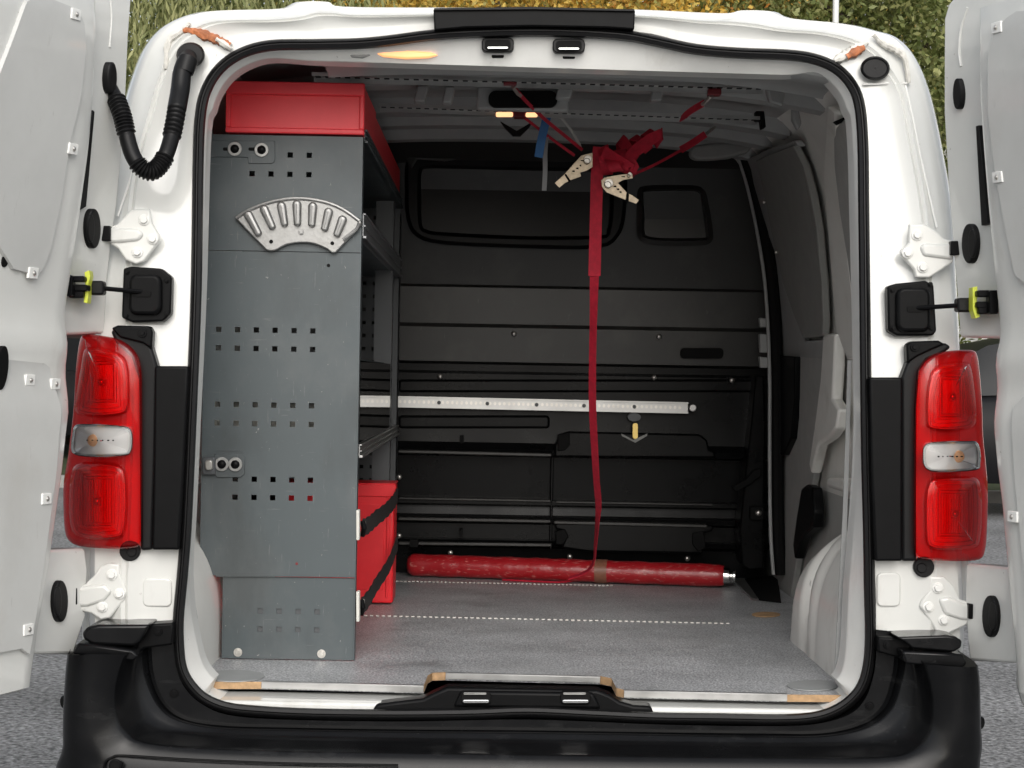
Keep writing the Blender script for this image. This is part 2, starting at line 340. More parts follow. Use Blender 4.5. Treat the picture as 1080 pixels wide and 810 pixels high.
# --- seal around the opening (centre line)
SEAL = [(188,655),(189,690),(193,709),(202,724),(216,737),(238,746),(270,750),(330,753),(420,754),(500,753),(557,751),(625,754),(690,757),(760,758),(820,759),
        (856,757),(880,750),(898,738),(910,722),(916,700),(918,670),(917,620),(916,560),(914,480),(913,400),(912,300),(911,220),(910,150),(906,108),(896,86),(880,71),(858,62),
        (830,58),(780,56),(734,52),(695,44),(660,37.5),(610,34),(560,33),(510,34),(457,37),(410,43),(376,46),(330,47),(285,48),(255,56),(232,72),(217,96),(211,125),(209,170),(208,240),(207,300),(205,360),
        (202,430),(199,500),(196,560),(192,610)]
SEALC = cr(SEAL, 4, True)
def seal_rows(offs):
    """offset loops of the seal centre line, (outward px, Y) pairs"""
    P = np.array(SEALC); T = np.roll(P, -1, 0)-np.roll(P, 1, 0); T /= np.linalg.norm(T, axis=1)[:, None]
    N = np.stack([-T[:, 1], T[:, 0]], 1)
    c = P.mean(0); sgn = 1 if np.mean(np.sum(N*(P-c), 1)) > 0 else -1; N *= sgn
    return [[rp(*(P[i]+N[i]*o), y) for i in range(len(P))] for o, y in offs]
rows = seal_rows([(-5.5,0.02),(-6,-0.004),(-4,-0.016),(-0.5,-0.019),(0.6,-0.012),(1.8,-0.012),(3,-0.017),(5,-0.013),(6,-0.002),(6,0.02)])
MB().loft(rows, True).build('rear_door_seal', RUBBER, van, angle=50)

# --- rear frame: seal edge -> ridge -> outline -> body side
#        seal edge        mid              ridge            outline
ST = [((186,668),(160,668),(132,668),(100,668)),
      ((188,620),(160,620),(132,620),(100,620)),
      ((191,575),(160,575),(134,575),(100,575)),
      ((195,500),(165,500),(137,500),(100,500)),
      ((199,420),(165,420),(139,420),(103,420)),
      ((201,350),(165,350),(137,350),(107,350)),
      ((203,290),(168,290),(136,290),(110,290)),
      ((204,230),(170,230),(138,230),(114,230)),
      ((205,170),(176,170),(146,170),(123,172)),
      ((207,125),(183,122),(160,120),(135,118)),
      ((213,95),(193,88),(171,82),(146,80)),
      ((230,69),(208,60),(184,52),(160,48)),
      ((254,51),(232,44),(205,34),(179,27)),
      ((285,43),(262,34),(232,24),(206,15)),
      ((315,42),(300,32),(288,23),(236,11)),
      ((345,41.5),(330,32),(318,20),(300,9)),
      ((370,41.5),(348,30),(335,16),(318,2)),
      ((392,40),(372,29),(352,16),(346,2)),
      ((415,37),(405,27),(380,18),(362,7)),
      ((457,32),(457,24),(457,17),(457,8)),
      ((560,27),(560,22),(560,16),(560,8)),
      ((670,33),(670,25),(670,18),(670,10)),
      ((720,44),(725,34),(740,24),(760,14)),
      ((745,49),(755,38),(765,25),(782,11)),
      ((770,51),(785,40),(795,28),(812,12)),
      ((800,52),(815,42),(825,33),(830,19)),
      ((835,53),(850,45),(865,36),(888,25)),
      ((862,57),(880,50),(895,43),(918,32)),
      ((884,67),(902,60),(918,54),(942,40)),
      ((901,83),(916,77),(934,72),(960,60)),
      ((911,105),(928,103),(950,100),(975,95)),
      ((916,150),(936,150),(960,150),(988,150)),
      ((917,220),(942,220),(973,220),(1000,220)),
      ((918,300),(948,300),(980,300),(1004,300)),
      ((919,380),(950,380),(982,380),(1008,380)),
      ((920,460),(952,460),(984,460),(1008,460)),
      ((921,540),(953,540),(984,540),(1010,540)),
      ((923,600),(954,600),(984,600),(1010,600)),
      ((924,640),(954,640),(984,640),(1012,640)),
      ((924,682),(954,682),(984,682),(1012,682))]
cols = []
for k, (off) in enumerate([0.004, 0.002, -0.004, 0.012]):
    c = cr([s[k] for s in ST], 4); cols.append([rp(a, b, off) for a, b in c])
rowsB = [[p+Vector((0,0.05,0)) for p in cols[0]], cols[0]]
for k in range(3):
    a, b = cols[k], cols[k+1]
    for t in (0.12, 0.5, 0.88):
        yo = 0
        if k == 1 and t == 0.88: yo = -0.006
        if k == 2 and t == 0.12: yo = -0.006
        if k == 2 and t == 0.5: yo = 0.004
        rowsB.append([lerp(p, q, t)+Vector((0, yo, 0)) for p, q in zip(a, b)])
    rowsB.append(b)
out = cols[3]
cen = Vector((0, 0, 1.2))
def grow(p, g, y, rise=0.0):
    s_ = 1 if p.x > 0 else -1
    return Vector((p.x+s_*g*min(1, abs(p.x)/0.5), p.y+y, p.z+rise*sm(1.4, 1.85, p.z)))
for g, y, rs in ((0.012,0.02,0.004),(0.03,0.08,0.012),(0.05,0.35,0.02),(0.07,1.0,0.045),(0.075,2.0,0.06),(0.07,2.9,0.05)):
    rowsB.append([grow(p, g, y, rs) for p in out])
MB().loft(rowsB).build('body_shell', WHITE, van, angle=42)
# lower side, nose of the van, closed underneath (out of view)
side = [(0.0,0.30),(0.0,0.62)]
for s_ in (-1, 1):
    pr = [(0.10,0.60),(0.30,0.42),(0.40,0.34),(0.95,0.34),(1.6,0.34),(3.2,0.34),(3.2,0.62),(3.1,1.0),(0.3,1.0),(0.05,0.85)]
    MB().prism([Vector((s_*0.83, y, z)) for y, z in pr], (s_*0.05, 0, 0)).build('lower_side_panel', WHITE, van, bev=0.01)
nose = []
for y, z1, wd in ((2.88,1.93,0.76),(3.3,1.86,0.80),(3.75,1.40,0.88),(4.35,1.12,0.86),(4.55,0.85,0.80),(4.6,0.45,0.76)):
    nose.append([Vector((x*wd, y, 0.36+(z1-0.36)*h)) for x, h in ((-1.08,0),(-1.1,0.45),(-1.02,0.8),(-0.8,1),(0,1.02),(0.8,1),(1.02,0.8),(1.1,0.45),(1.08,0))])
MB().loft(nose, False, True).build('cab', WHITE, van, angle=30)
boxo('windscreen', (-0.72,3.32,1.42), (0.72,3.74,1.84), GLASSD, van)
boxo('underbody', (-0.88,0.05,0.36), (0.88,4.4,0.50), BLACK, van)
for sx in (-1, 1):
    for y in (0.62, 3.85):
        wh = MB().cyl((sx*0.80-0.11, y, 0.33), (1,0,0), 0.33, 0.22, 28).build('wheel', RUBBER, van, bev=0.03)
        MB().cyl((sx*0.80+sx*0.105-0.01, y, 0.33), (1,0,0), 0.20, 0.03, 20).build('rim', ALU, wh)

# black cover strip and rubber at the roof edge (high brake light recess)
px_prism('roof_edge_cover', [(457,9),(563,7.5),(670,10),(669,31),(640,29),(560,27.5),(490,29),(458,32)], 0.055, 0.05, BLACK, van, bev=0.003)
px_prism('roof_edge_strip', [(458,8.4),(563,7.0),(669,9.6),(669,12),(563,10),(458,11)], 0.048, 0.02, RUBBER, van, bev=0.001)

# sealant patches at the top corners
def blob(name, path, w_, off, m, rad=0.004):
    c = cr(path, 6); pts = [rp(a, b, off) for a, b in c]; n = len(pts)
    rows = []
    for i, p in enumerate(pts):
        t = (pts[min(i+1, n-1)]-pts[max(i-1, 0)]).normalized(); s_ = t.cross(Vector((0,1,0))).normalized()
        ww = w_*(0.6+0.5*math.sin(math.pi*(i+0.5)/n))*(1+0.25*random.uniform(-1, 1))/543
        rows.append([p+s_*ww+Vector((0,0.006,0)), p+s_*ww*0.7+Vector((0,-rad*0.8,0)), p+Vector((0,-rad*(1+0.5*random.random()),0)), p-s_*ww*0.75+Vector((0,-rad*0.7,0)), p-s_*ww+Vector((0,0.006,0))])
    MB().loft(rows).build(name, m, van)
blob('seam_sealant', [(193,31),(205,33),(220,38),(232,43),(243,48)], 5.2, -0.007, SEALANT)
blob('seam_sealant', [(228,41),(236,46),(244,52)], 3.4, -0.010, SEALW)
blob('seam_sealant', [(915,45),(907,49),(899,54),(890,59),(880,64)], 5.2, -0.008, SEALW)
blob('seam_sealant', [(912,50),(905,53),(893,60)], 5.0, -0.013, SEALANT)
blob('seam_sealant', [(200,24),(191,33),(180,40),(176,52),(175,73)], 3.6, -0.006, SEALW)
blob('seam_sealant', [(922,36),(932,46),(945,52),(955,62),(959,88)], 3.6, -0.006, SEALW)
# pressed seams on the pillars
for path in ([(175,74),(196,75),(204,74)], [(172,76),(160,112),(148,150),(137,190),(124,228)], [(910,89),(940,88),(957,88)], [(955,90),(962,120),(970,160),(980,205),(988,240)]):
    MB().tube([rp(a, b, -0.003) for a, b in cr(path, 5)], 0.0024, 6).build('seam', WHITE2, van)
for pts in (rrect(150,610,181,640,6), rrect(925,604,950,640,6)):
    px_prism('pillar_swage', pts, -0.001, 0.02, WHITE, van, bev=0.003, seg=3)

# ------------------------------------------------------------------ jamb, header, sill (inside the seal)
P = np.array(SEALC)
def inner_loop(k):
    """inside edges of the door frame, px"""
    out = []
    Tn = np.roll(P, -1, 0)-np.roll(P, 1, 0); Tn /= np.linalg.norm(Tn, axis=1)[:, None]
    c = P.mean(0)
    N = np.stack([Tn[:, 1], -Tn[:, 0]], 1)
    if np.mean(np.sum(N*(P-c), 1)) > 0: N = -N
    for i in range(len(P)):
        u, v = P[i]; n = N[i]
        if u > 850 and 110 < v < 735: wd = lerp(1, 20, sm(430, 700, v))+4
        elif u < 260 and 110 < v < 735: wd = lerp(0, 17, sm(585, 715, v))+4
        elif v > 600: wd = 9
        else: wd = lerp(7, 26, sm(250, 400, u))*lerp(1, 0.3, sm(740, 880, u))
        q = P[i]+n*wd*k
        if v < 75 and k > 0.5:
            q = P[i]+n*7.0; q = np.array([q[0], max(q[1], lerp(q[1], 60.5+(u-380)*0.03, sm(255, 330, u)*(1-sm(830, 890, u))))])
        out.append(q)
    return out
j0 = [rp(*(q), 0.006) for q in inner_loop(0.2)]
j1 = [at(*q, 0.06) if True else None for q in inner_loop(1.0)]
j1 = [Vector((p.x, 0.075+0.5*lean(p.z), p.z)) for p in j1]
j2 = [p+Vector((0, 0.06, 0)) for p in j1]
jc = Vector((0,0,1.2))
j3 = [Vector((p.x*1.02, p.y+0.004, 1.2+(p.z-1.2)*1.02)) for p in j2]
j4 = [Vector((p.x*1.16, p.y+0.05, 1.2+(p.z-1.2)*(1.06 if p.z > 1.2 else 1.10))) for p in j3]
def mid(a, b, t, y=0): return [lerp(p, q, t)+Vector((0, y, 0)) for p, q in zip(a, b)]
MB().loft([j0, mid(j0,j1,0.1), mid(j0,j1,0.9), j1, mid(j1,j2,0.1), mid(j1,j2,0.9), j2, j3, j4], True).build('door_frame_jamb', WHITE2, van, angle=40)
# header: underside box section behind the seal, with latch holes
hz = 1.835
hdr = [(0.10,1.862),(0.115,1.838),(0.13,1.832),(0.21,1.836),(0.225,1.842),(0.31,1.838),(0.325,1.832),(0.335,1.836),(0.34,1.90)]
MB().loft([[Vector((x, y-0.0*x, z-0.035*(abs(x)/0.6)**3)) for x in np.linspace(-0.43, 0.62, 31)] for y, z in hdr]).build('roof_header', CEIL, van, angle=30)
for u, v in ((525,47),(600,48)):
    ps = rrect(u-17, v-7.5, u+17, v+7.5, 5)
    lt = px_prism('latch_hole', ps, 0.082, 0.02, RUBBER, van, bev=0.002)
    px_prism('latch_recess', rrect(u-13.5, v-5, u+13.5, v+5, 3.5), 0.0785, 0.02, MARK, lt)
    px_prism('striker', rrect(u-11, v+2, u+11, v+4.4, 1), 0.070, 0.008, CHROME, lt, bev=0.001)
    px_prism('plug', rrect(u-6.5, v+10.5, u+6.5, v+14, 1.5), 0.105, 0.02, MARK, lt)
for u0_, u1_, v in ((400,424,66),(449,487,66.5),(505,548,67),(559,602,68),(620,658,69.5),(683,721,71.5),(745,783,75)):
    px_prism('header_slot', [(u0_,v-0.7),(u1_,v-0.2),(u1_,v+0.7),(u0_,v+0.2)], 0.19, 0.012, MARK, van)
lampb = px_prism('loading_lamp', [(396,56),(404,53.8),(430,52.6),(455,55),(462,58),(452,60.5),(428,61.5),(404,59.5)], 0.098, 0.02, AMBER, van, bev=0.003)
px_prism('lamp_bezel', [(368,56),(378,54),(388,54.5),(392,58),(382,61),(370,60)], 0.10, 0.015, GREYHANDLE, van, bev=0.003)
px_prism('header_sticker', rrect(737,62,752,65.5,1), 0.098, 0.01, PALE, van)

# sill with black latch cover
sy = 0.055
boxo('rear_sill', (-0.655, 0.028, 0.505), (0.66, 0.14, 0.549), WHITE, van, bev=0.006)
px_prism('sill_latch_cover', [(392,751),(397,743),(420,740),(446,737),(458,731),(472,725),(630,728),(643,733),(654,740),(668,744),(687,745),(690,754),(560,750)], 0.018, 0.05, BLACK, van, bev=0.006, seg=3)
px_prism('sill_latch_block', [(478,746),(486,729),(626,731),(634,748)], 0.008, 0.03, BLACK, van, bev=0.006, seg=3)
for u in (502, 607):
    lt = px_prism('latch_hole', rrect(u-16, 729.5, u+16, 743.5, 4.5), 0.004, 0.02, MARK, van, bev=0.002)
    px_prism('striker', rrect(u-14, 738, u+14, 742, 1.8), -0.004, 0.008, CHROME, lt, bev=0.0015)
    px_prism('striker_bar', rrect(u-13, 730.5, u+11, 732.6, 1.2), -0.001, 0.004, ALU, lt, bev=0.001)

# ------------------------------------------------------------------ bumper
BA = [(184,656),(183,682),(187,708),(196,727),(212,742),(240,754),(300,759),(420,761),(557,759),(690,764),(800,766),(858,764),(895,754),(912,738),(921,714),(924,692),(924,664)]
BA1 = [(161,660),(160,683),(163,714),(175,741),(198,757),(236,763),(300,765),(420,767),(557,768),(690,770),(800,771),(866,771),(908,761),(930,744),(940,716),(943,692),(943,666)]
BA2 = [(153,664),(150,690),(155,718),(169,746),(190,760),(232,768),(300,770),(420,772),(557,773),(690,775),(800,777),(872,776),(916,766),(940,747),(950,720),(955,696),(953,668)]
BB = [(134,690),(128,702),(122,726),(122,750),(130,771),(155,784),(260,791),(420,794),(557,796),(690,798),(800,799),(920,799),(962,793),(980,774),(984,748),(981,722),(975,700)]
BC = [(96,690),(93,704),(90,726),(88,752),(90,785),(120,806),(260,815),(420,817),(557,818),(690,819),(800,820),(960,818),(1000,800),(1010,775),(1012,750),(1011,722),(1008,703)]
BD = [(68,692),(66,705),(64,726),(62,754),(62,790),(66,840),(260,862),(420,864),(557,865),(690,866),(800,867),(1010,862),(1038,805),(1039,770),(1038,748),(1037,722),(1034,704)]
depths = [-0.010, -0.010, -0.035, -0.115, -0.135, -0.128]
crv = [cr(c, 5) for c in (BA, BA1, BA2, BB, BC, BD)]
pc = [[at(a, b, y) for a, b in c] for c, y in zip(crv, depths)]
# tower sides curve away forward
def yb(p, d): return p+Vector((0, d, 0))
n_ = len(pc[0]); pc[5] = [p+Vector((0, 0.075*sm(0.82, 0.93, abs(p.x)), 0)) for p in pc[5]]
rows = [[yb(p, 0.05) for p in pc[0]], pc[0], mid(pc[0],pc[1],0.15), mid(pc[0],pc[1],0.9), pc[1], mid(pc[1],pc[2],0.15,-0.006), mid(pc[1],pc[2],0.3,-0.008), mid(pc[1],pc[2],0.45,0.006), mid(pc[1],pc[2],0.85,0.004), pc[2],
        mid(pc[2],pc[3],0.06), mid(pc[2],pc[3],0.3,0.016), mid(pc[2],pc[3],0.6,0.02), mid(pc[2],pc[3],0.85,0.012), mid(pc[2],pc[3],0.95,0.002), pc[3],
        mid(pc[3],pc[4],0.08,-0.002), mid(pc[3],pc[4],0.3,-0.004), mid(pc[3],pc[4],0.7,-0.003), pc[4], mid(pc[4],pc[5],0.5,-0.012), mid(pc[4],pc[5],0.85,-0.010), pc[5]]
last = pc[5]
rows.append([Vector((p.x*1.01, p.y+0.06, p.z-0.0)) for p in last])
rows.append([Vector((p.x*1.02, p.y+0.30, p.z)) for p in last])
bumper = MB().loft(rows).build('bumper', BUMP, van, angle=50)
# lower panel line, sensors, screws
for path in ([(108,830),(110,806),(118,799),(132,797),(200,801),(300,805),(420,807)],):
    MB().tube([at(a, b, -0.141) for a, b in cr(path, 5)], 0.0022, 6).build('bumper_seam', BLACK, bumper)
def sensor(u, v, Y, ax):
    s_ = MB().cyl(at(u, v, Y), ax, 0.012, 0.006, 20).build('parking_sensor', BLACK, bumper, bev=0.002)
    MB().cyl(at(u, v, Y)+Vector(ax)*0.006, ax, 0.008, 0.001, 16).build('sensor_face', MARK, s_)
sensor(122, 807, -0.150, (0,-1,0)); sensor(69, 740, -0.075, (-0.75,-0.66,0)); sensor(1033, 762, -0.075, (0.75,-0.66,0))
def screw(u, v, Y, parent, r=0.008, m=None):
    MB().cyl(at(u, v, Y), (0,-1,0), r, 0.003, 16).cyl(at(u, v, Y-0.003), (0,-1,0), r*0.6, 0.004, 6).build('screw', m or BLACK, parent, bev=0.0006)
screw(184, 731, -0.010, bumper, 0.009); screw(917, 744, -0.010, bumper, 0.009)
# tower caps (steps under the lights)
for cap, plate, sc in (([(86,668),(92,661),(104,659),(158,659),(148,677),(140,682),(98,680),(88,675)], [(146,659),(183,657),(182,680),(152,684),(146,690),(134,692)], (167,666)),
                       ([(954,677),(962,684),(1006,688),(1014,683),(1015,676),(1009,672),(1000,670),(946,672),(952,676)], [(926,672),(960,673),(962,690),(948,694),(926,688)], (936,680))):
    px_prism('bumper_step_pad', cap, -0.085, 0.09, BUMP, bumper, bev=0.006, seg=3)
    px_prism('bumper_bracket', plate, -0.045, 0.05, BLACK, bumper, bev=0.004)
    screw(*sc, -0.046, bumper)
for pts in ([(82,678),(140,686),(146,692),(140,697),(76,690)], [(952,687),(1016,690),(1020,700),(1015,705),(955,700)]):
    px_prism('bumper_step_ledge', pts, -0.100, 0.12, BUMP, bumper, bev=0.004, seg=2)

# ------------------------------------------------------------------ tail lights
def ring_scale(pts, k, cx=None, cy=None):
    cx = sum(p[0] for p in pts)/len(pts) if cx is None else cx; cy = sum(p[1] for p in pts)/len(pts) if cy is None else cy
    return [(cx+(p[0]-cx)*k, cy+(p[1]-cy)*k) for p in pts]
def inset(pts, d):
    n = len(pts); A = np.array(pts); T = np.roll(A, -1, 0)-np.roll(A, 1, 0); T /= (np.linalg.norm(T, axis=1)[:, None]+1e-9)
    N = np.stack([-T[:, 1], T[:, 0]], 1); c = A.mean(0)
    if np.mean(np.sum(N*(A-c), 1)) > 0: N = -N
    return [tuple(A[i]+N[i]*d) for i in range(n)]
def taillight(outline, pods, clear, side_, lab):
    uo = min(p[0] for p in outline) if side_ < 0 else max(p[0] for p in outline); ui = max(p[0] for p in outline) if side_ < 0 else min(p[0] for p in outline)
    W = abs(ui-uo)
    def P3(p, off):
        f = abs(p[0]-ui)/W
        Y = off+0.075*f**2.6
        return at(p[0], p[1], Y)
    L = MB()
    oc = cr(outline, 4, True)
    rws = [[P3(p, 0.03) for p in oc], [P3(p, -0.035) for p in oc]]
    for d, y in ((0.8,-0.041),(2.5,-0.046),(5,-0.049)): rws.append([P3(p, y) for p in inset(oc, d)])
    for k in (0.75, 0.5, 0.25, 0.02): rws.append([P3(p, -0.050) for p in ring_scale(inset(oc, 5), k)])
    t = MB().prism([P3(p, 0.022) for p in oc], (0, 0.03, 0)).build('taillight', REFLR, van)
    tag(t, lab)
    L.loft(rws, True).build('red_lens', LENSR, t, angle=60)
    for pd in pods:
        c = cr(pd, 4, True)
        rws = [[P3(p, -0.040) for p in c]]
        for d, y in ((1.5,-0.052),(4,-0.060),(8,-0.062)): rws.append([P3(p, y) for p in inset(c, d)])
        for k in (0.6, 0.3, 0.02): rws.append([P3(p, -0.0625) for p in ring_scale(inset(c, 8), k)])
        MB().loft(rws, True).build('lens_bulge', LENSI, t, angle=60)
        # reflector bowl with ribs behind
        x0 = min(p[0] for p in pd); x1 = max(p[0] for p in pd); y0 = min(p[1] for p in pd); y1 = max(p[1] for p in pd)
        rb = MB()
        rws = [[P3(p, -0.036) for p in inset(c, 4)], [P3(p, -0.020) for p in inset(c, 12)], [P3(p, 0.004) for p in inset(c, 17)]]
        rws.append([P3(p, 0.012) for p in ring_scale(inset(c, 17), 0.03)])
        rb.loft(rws, True).build('reflector', REFL, t, angle=30)
        ribs = MB(); nx = 10
        for i in range(nx):
            xx = lerp(x0+20, x1-20, i/(nx-1))
            ribs.tube([P3((xx, lerp(y0+20, y1-20, q/6)), -0.008) for q in range(7)], 0.0019, 6)
        for j in range(4):
            for xx_ in (lerp(x0+8, x0+17, j/3), lerp(x1-17, x1-8, j/3)): ribs.tube([P3((xx_, lerp(y0+16, y1-16, q/5)), -0.012-0.003*abs(j-1.5)) for q in range(6)], 0.0013, 5)
            yy = lerp(y0+9, y0+18, j/3); ribs.tube([P3((lerp(x0+14, x1-14, q/5), yy), -0.020+0.004*j) for q in range(6)], 0.0016, 5)
            yy = lerp(y1-18, y1-9, j/3); ribs.tube([P3((lerp(x0+14, x1-14, q/5), yy), -0.008-0.004*j) for q in range(6)], 0.0016, 5)
        ribs.build('optic_ribs', REFL, t)
        for dd, yy_, rr_ in ((5.5,-0.034,0.0016),(10,-0.026,0.0013),(14,-0.010,0.0012)):
            MB().tube([P3(p, yy_) for p in inset(c, dd)], rr_, 6, True).build('light_guide', REFL2, t)
        MB().dome(P3(((x0+x1)/2, (y0+y1)/2), -0.004), (0,-1,0), 0.011, 0.016).build('bulb', CHROME, t)
    c = cr(clear, 4, True)
    rws = [[P3(p, -0.045) for p in c], [P3(p, -0.062) for p in c]]
    for d, y in ((1.2,-0.067),(4,-0.069)): rws.append([P3(p, y) for p in inset(c, d)])
    rws.append([P3(p, -0.070) for p in ring_scale(inset(c, 4), 0.05)])
    MB().loft(rws, True).build('clear_lens', LENSC, t, angle=60)
    fr = MB(); fr.loft([[P3(p, -0.0575) for p in c], [P3(p, -0.061) for p in inset(c, 1.0)], [P3(p, -0.061) for p in inset(c, 2.6)], [P3(p, -0.054) for p in inset(c, 4)]], True).build('lamp_bezel', CHROME, t)
    rws = [[P3(p, -0.059) for p in inset(c, 2)], [P3(p, -0.053) for p in inset(c, 7)]]
    rws.append([P3(p, -0.052) for p in ring_scale(inset(c, 7), 0.05)])
    MB().loft(rws, True).build('lamp_backing', REFL2, t, angle=30)
    x0 = min(p[0] for p in clear); x1 = max(p[0] for p in clear); y0 = min(p[1] for p in clear); y1 = max(p[1] for p in clear)
    MB().dome(P3((lerp(x0, x1, 0.36 if side_ < 0 else 0.62), (y0+y1)/2), -0.052), (0,-1,0), 0.012, 0.006).build('bulb', ORBULB, t)
    mk_ = MB()
    for i in range(6):
        a = lerp(x0+16, x1-16, i/6); mk_.prism([P3(q, -0.0735) for q in rrect(a, (y0+y1)/2-0.7, a+random.uniform(1.2,2.6), (y0+y1)/2+0.6+random.uniform(-0.4,0.4), 0.3, 2)], (0,0.001,0))
    mk_.build('lens_marking', MARK, t)
    return t
taillight([(84,360),(90,353),(108,354),(128,359),(143,371),(149,388),(150,420),(150,500),(149,560),(148,572),(142,578),(120,579),(90,577),(76,573),(69,563),(67,540),(67,510),(71,485),(75,455),(78,425),(80,390)],
          [[(88,368),(98,365),(118,368),(132,376),(137,390),(138,415),(137,430),(131,438),(112,441),(90,440),(79,434),(80,415),(84,388)],
           [(78,490),(90,486),(118,487),(131,492),(135,504),(136,530),(134,556),(128,568),(108,571),(88,569),(76,562),(72,545),(72,518),(74,500)]],
          [(79,449),(92,447),(128,449),(138,453),(140,464),(138,477),(130,481),(96,482),(80,480),(75,474),(76,460)], -1, 'left red tail light with a clear lamp in its middle')
taillight([(967,398),(972,384),(984,374),(1002,370),(1018,369),(1027,370),(1031,376),(1034,400),(1036,430),(1037,460),(1040,490),(1042,520),(1041,560),(1039,580),(1033,590),(1010,592),(985,591),(970,589),(965,582),(964,560),(964,500),(965,440)],
          [[(980,394),(988,385),(1004,381),(1018,381),(1025,386),(1029,410),(1031,440),(1026,452),(1008,456),(988,456),(977,451),(975,435),(976,412)],
           [(978,508),(986,502),(1010,501),(1028,502),(1035,510),(1037,535),(1035,568),(1028,579),(1004,582),(985,581),(976,574),(974,556),(974,525)]],
          [(975,470),(985,466),(1018,465),(1030,466),(1034,476),(1034,488),(1029,496),(990,498),(979,496),(974,490),(973,478)], 1, 'right red tail light with a clear lamp in its middle')
# black trims beside the lights
for trim, hous, brk, sc, nub in (([(163,386),(199,386),(197,430),(193,510),(189,580),(160,580),(162,480)], [(116,349),(126,345),(146,352),(160,366),(166,386),(164,480),(161,580),(148,581),(146,400),(138,376),(122,362)],
                        [(117,346),(124,343),(158,344),(161,350),(160,368),(150,362),(126,356)], (150,351), (139,580)),
                       ([(917,398),(952,398),(952,480),(952,592),(923,592),(919,500)], [(998,362),(1004,366),(996,372),(978,380),(970,392),(967,430),(967,592),(951,592),(951,480),(951,398),(958,380),(972,366),(984,361)],
                        [(957,383),(956,364),(961,360),(990,359),(997,363),(985,368),(968,376)], (965,366), (972,597))):
    px_prism('pillar_trim', trim, -0.035, 0.05, BLACK, van, bev=0.005, seg=3)
    px_prism('light_housing', hous, -0.020, 0.045, RUBBER, van, bev=0.006, seg=3)
    b_ = px_prism('light_bracket', brk, -0.028, 0.03, BLACK, van, bev=0.004)
    screw(*sc, -0.029, b_, 0.009)
    MB().cyl(at(nub[0], nub[1], 0.01), (0,-1,0), 0.020, 0.022, 20).cyl(at(nub[0], nub[1]+2, -0.012), (0,-1,0), 0.010, 0.004, 16).build('rubber_grommet', RUBBER, van, bev=0.003)

# ------------------------------------------------------------------ hinges on the pillars
def mir(pts, ax): return [(2*ax-p[0], p[1]) for p in pts]
CAPS = []; BRK = []
def hinge(plate, arm, bolts, pad, buf, Y):
    h = px_prism('hinge', plate, Y, 0.014, WHITE, van, bev=0.004, seg=3)
    px_prism('hinge_arm', arm, Y-0.006, 0.02, WHITE, h, bev=0.006, seg=3)
    for u, v in bolts: 
        p = at(u, v, Y)
        MB().cyl(p, (0,-1,0), 0.011, 0.0025, 18).cyl(p+Vector((0,-0.0025,0)), (0,-1,0), 0.0075, 0.006, 6).build('bolt', WHITE2, h, bev=0.0008)
    px_prism('hinge_pivot', pad, Y-0.018, 0.03, BLACK, h, bev=0.002)
    CAPS.append(buf)
hinge([(132,227),(138,221),(158,220),(160,235),(168,248),(168,254),(152,276),(143,279),(132,274),(124,262),(116,257),(113,247),(114,240),(124,236)], [(113,239),(126,240),(146,241),(152,247),(146,254),(126,256),(113,256)],
      [(152,232),(161,252),(145,266)], [(104,238),(116,238),(116,254),(104,254)], (95,241,6.5,21), 0.0)
hinge([(959,236),(976,236),(988,244),(996,252),(1006,254),(1006,276),(1000,280),(990,287),(980,293),(966,293),(964,284),(950,268),(950,264),(959,256)], [(970,260),(976,256),(992,257),(1006,256),(1006,274),(990,272),(974,270)],
      [(967,248),(957,267),(973,282)], [(1003,254),(1014,254),(1014,269),(1003,269)], (1026,257,7,21), 0.0)
hinge([(100,606),(106,597),(116,594),(126,595),(126,604),(134,625),(130,634),(116,652),(106,654),(96,647),(84,644),(78,640),(78,622),(90,616)], [(78,621),(94,618),(110,616),(118,624),(110,634),(92,640),(78,640)],
      [(118,606),(126,626),(108,640)], [(68,620),(81,620),(81,638),(68,638)], (60,634,7,22), -0.01)
hinge([(980,608),(996,608),(1006,618),(1012,632),(1024,636),(1036,640),(1036,656),(1022,658),(1010,664),(1000,669),(988,669),(984,660),(970,640),(972,634),(981,622)], [(990,632),(1000,629),(1016,636),(1036,640),(1036,655),(1014,654),(996,648)],
      [(989,620),(979,640),(995,654)], [(1022,637),(1034,637),(1034,653),(1022,653)], (1048,650,7.5,22), -0.01)

# ------------------------------------------------------------------ check straps
def check(plate, inner, slot, rod, joint, yel, brk, scs):
    c = px_prism('check_strap_plate', plate, -0.012, 0.03, BLACK, van, bev=0.004, seg=3)
    px_prism('check_strap_boss', inner, -0.026, 0.03, BLACK, c, bev=0.007, seg=3)
    px_prism('check_strap_slot', slot, -0.0285, 0.01, MARK, c)
    BRK.append((c, joint, yel, brk, rod))
    for u, v in scs: screw(u, v, -0.0115, c, 0.005)
check([(130,283),(138,281),(170,283),(181,292),(180,331),(172,339),(140,340),(128,335)], rrect(135,289,170,332,9), rrect(139,307,159,313,2), ((150,308),(108,304)), rrect(94,296,109,311,3), [(89,287),(94,285),(95,291),(93,300),(93,312),(92,320),(88,319),(90,306)],
      [rrect(70,291,89,297,2), rrect(69,300,92,307,2), rrect(72,307,88,314,2), rrect(69,290,76,312,2)], [(134,287),(176,296),(176,331),(133,333),(152,297),(149,324)])
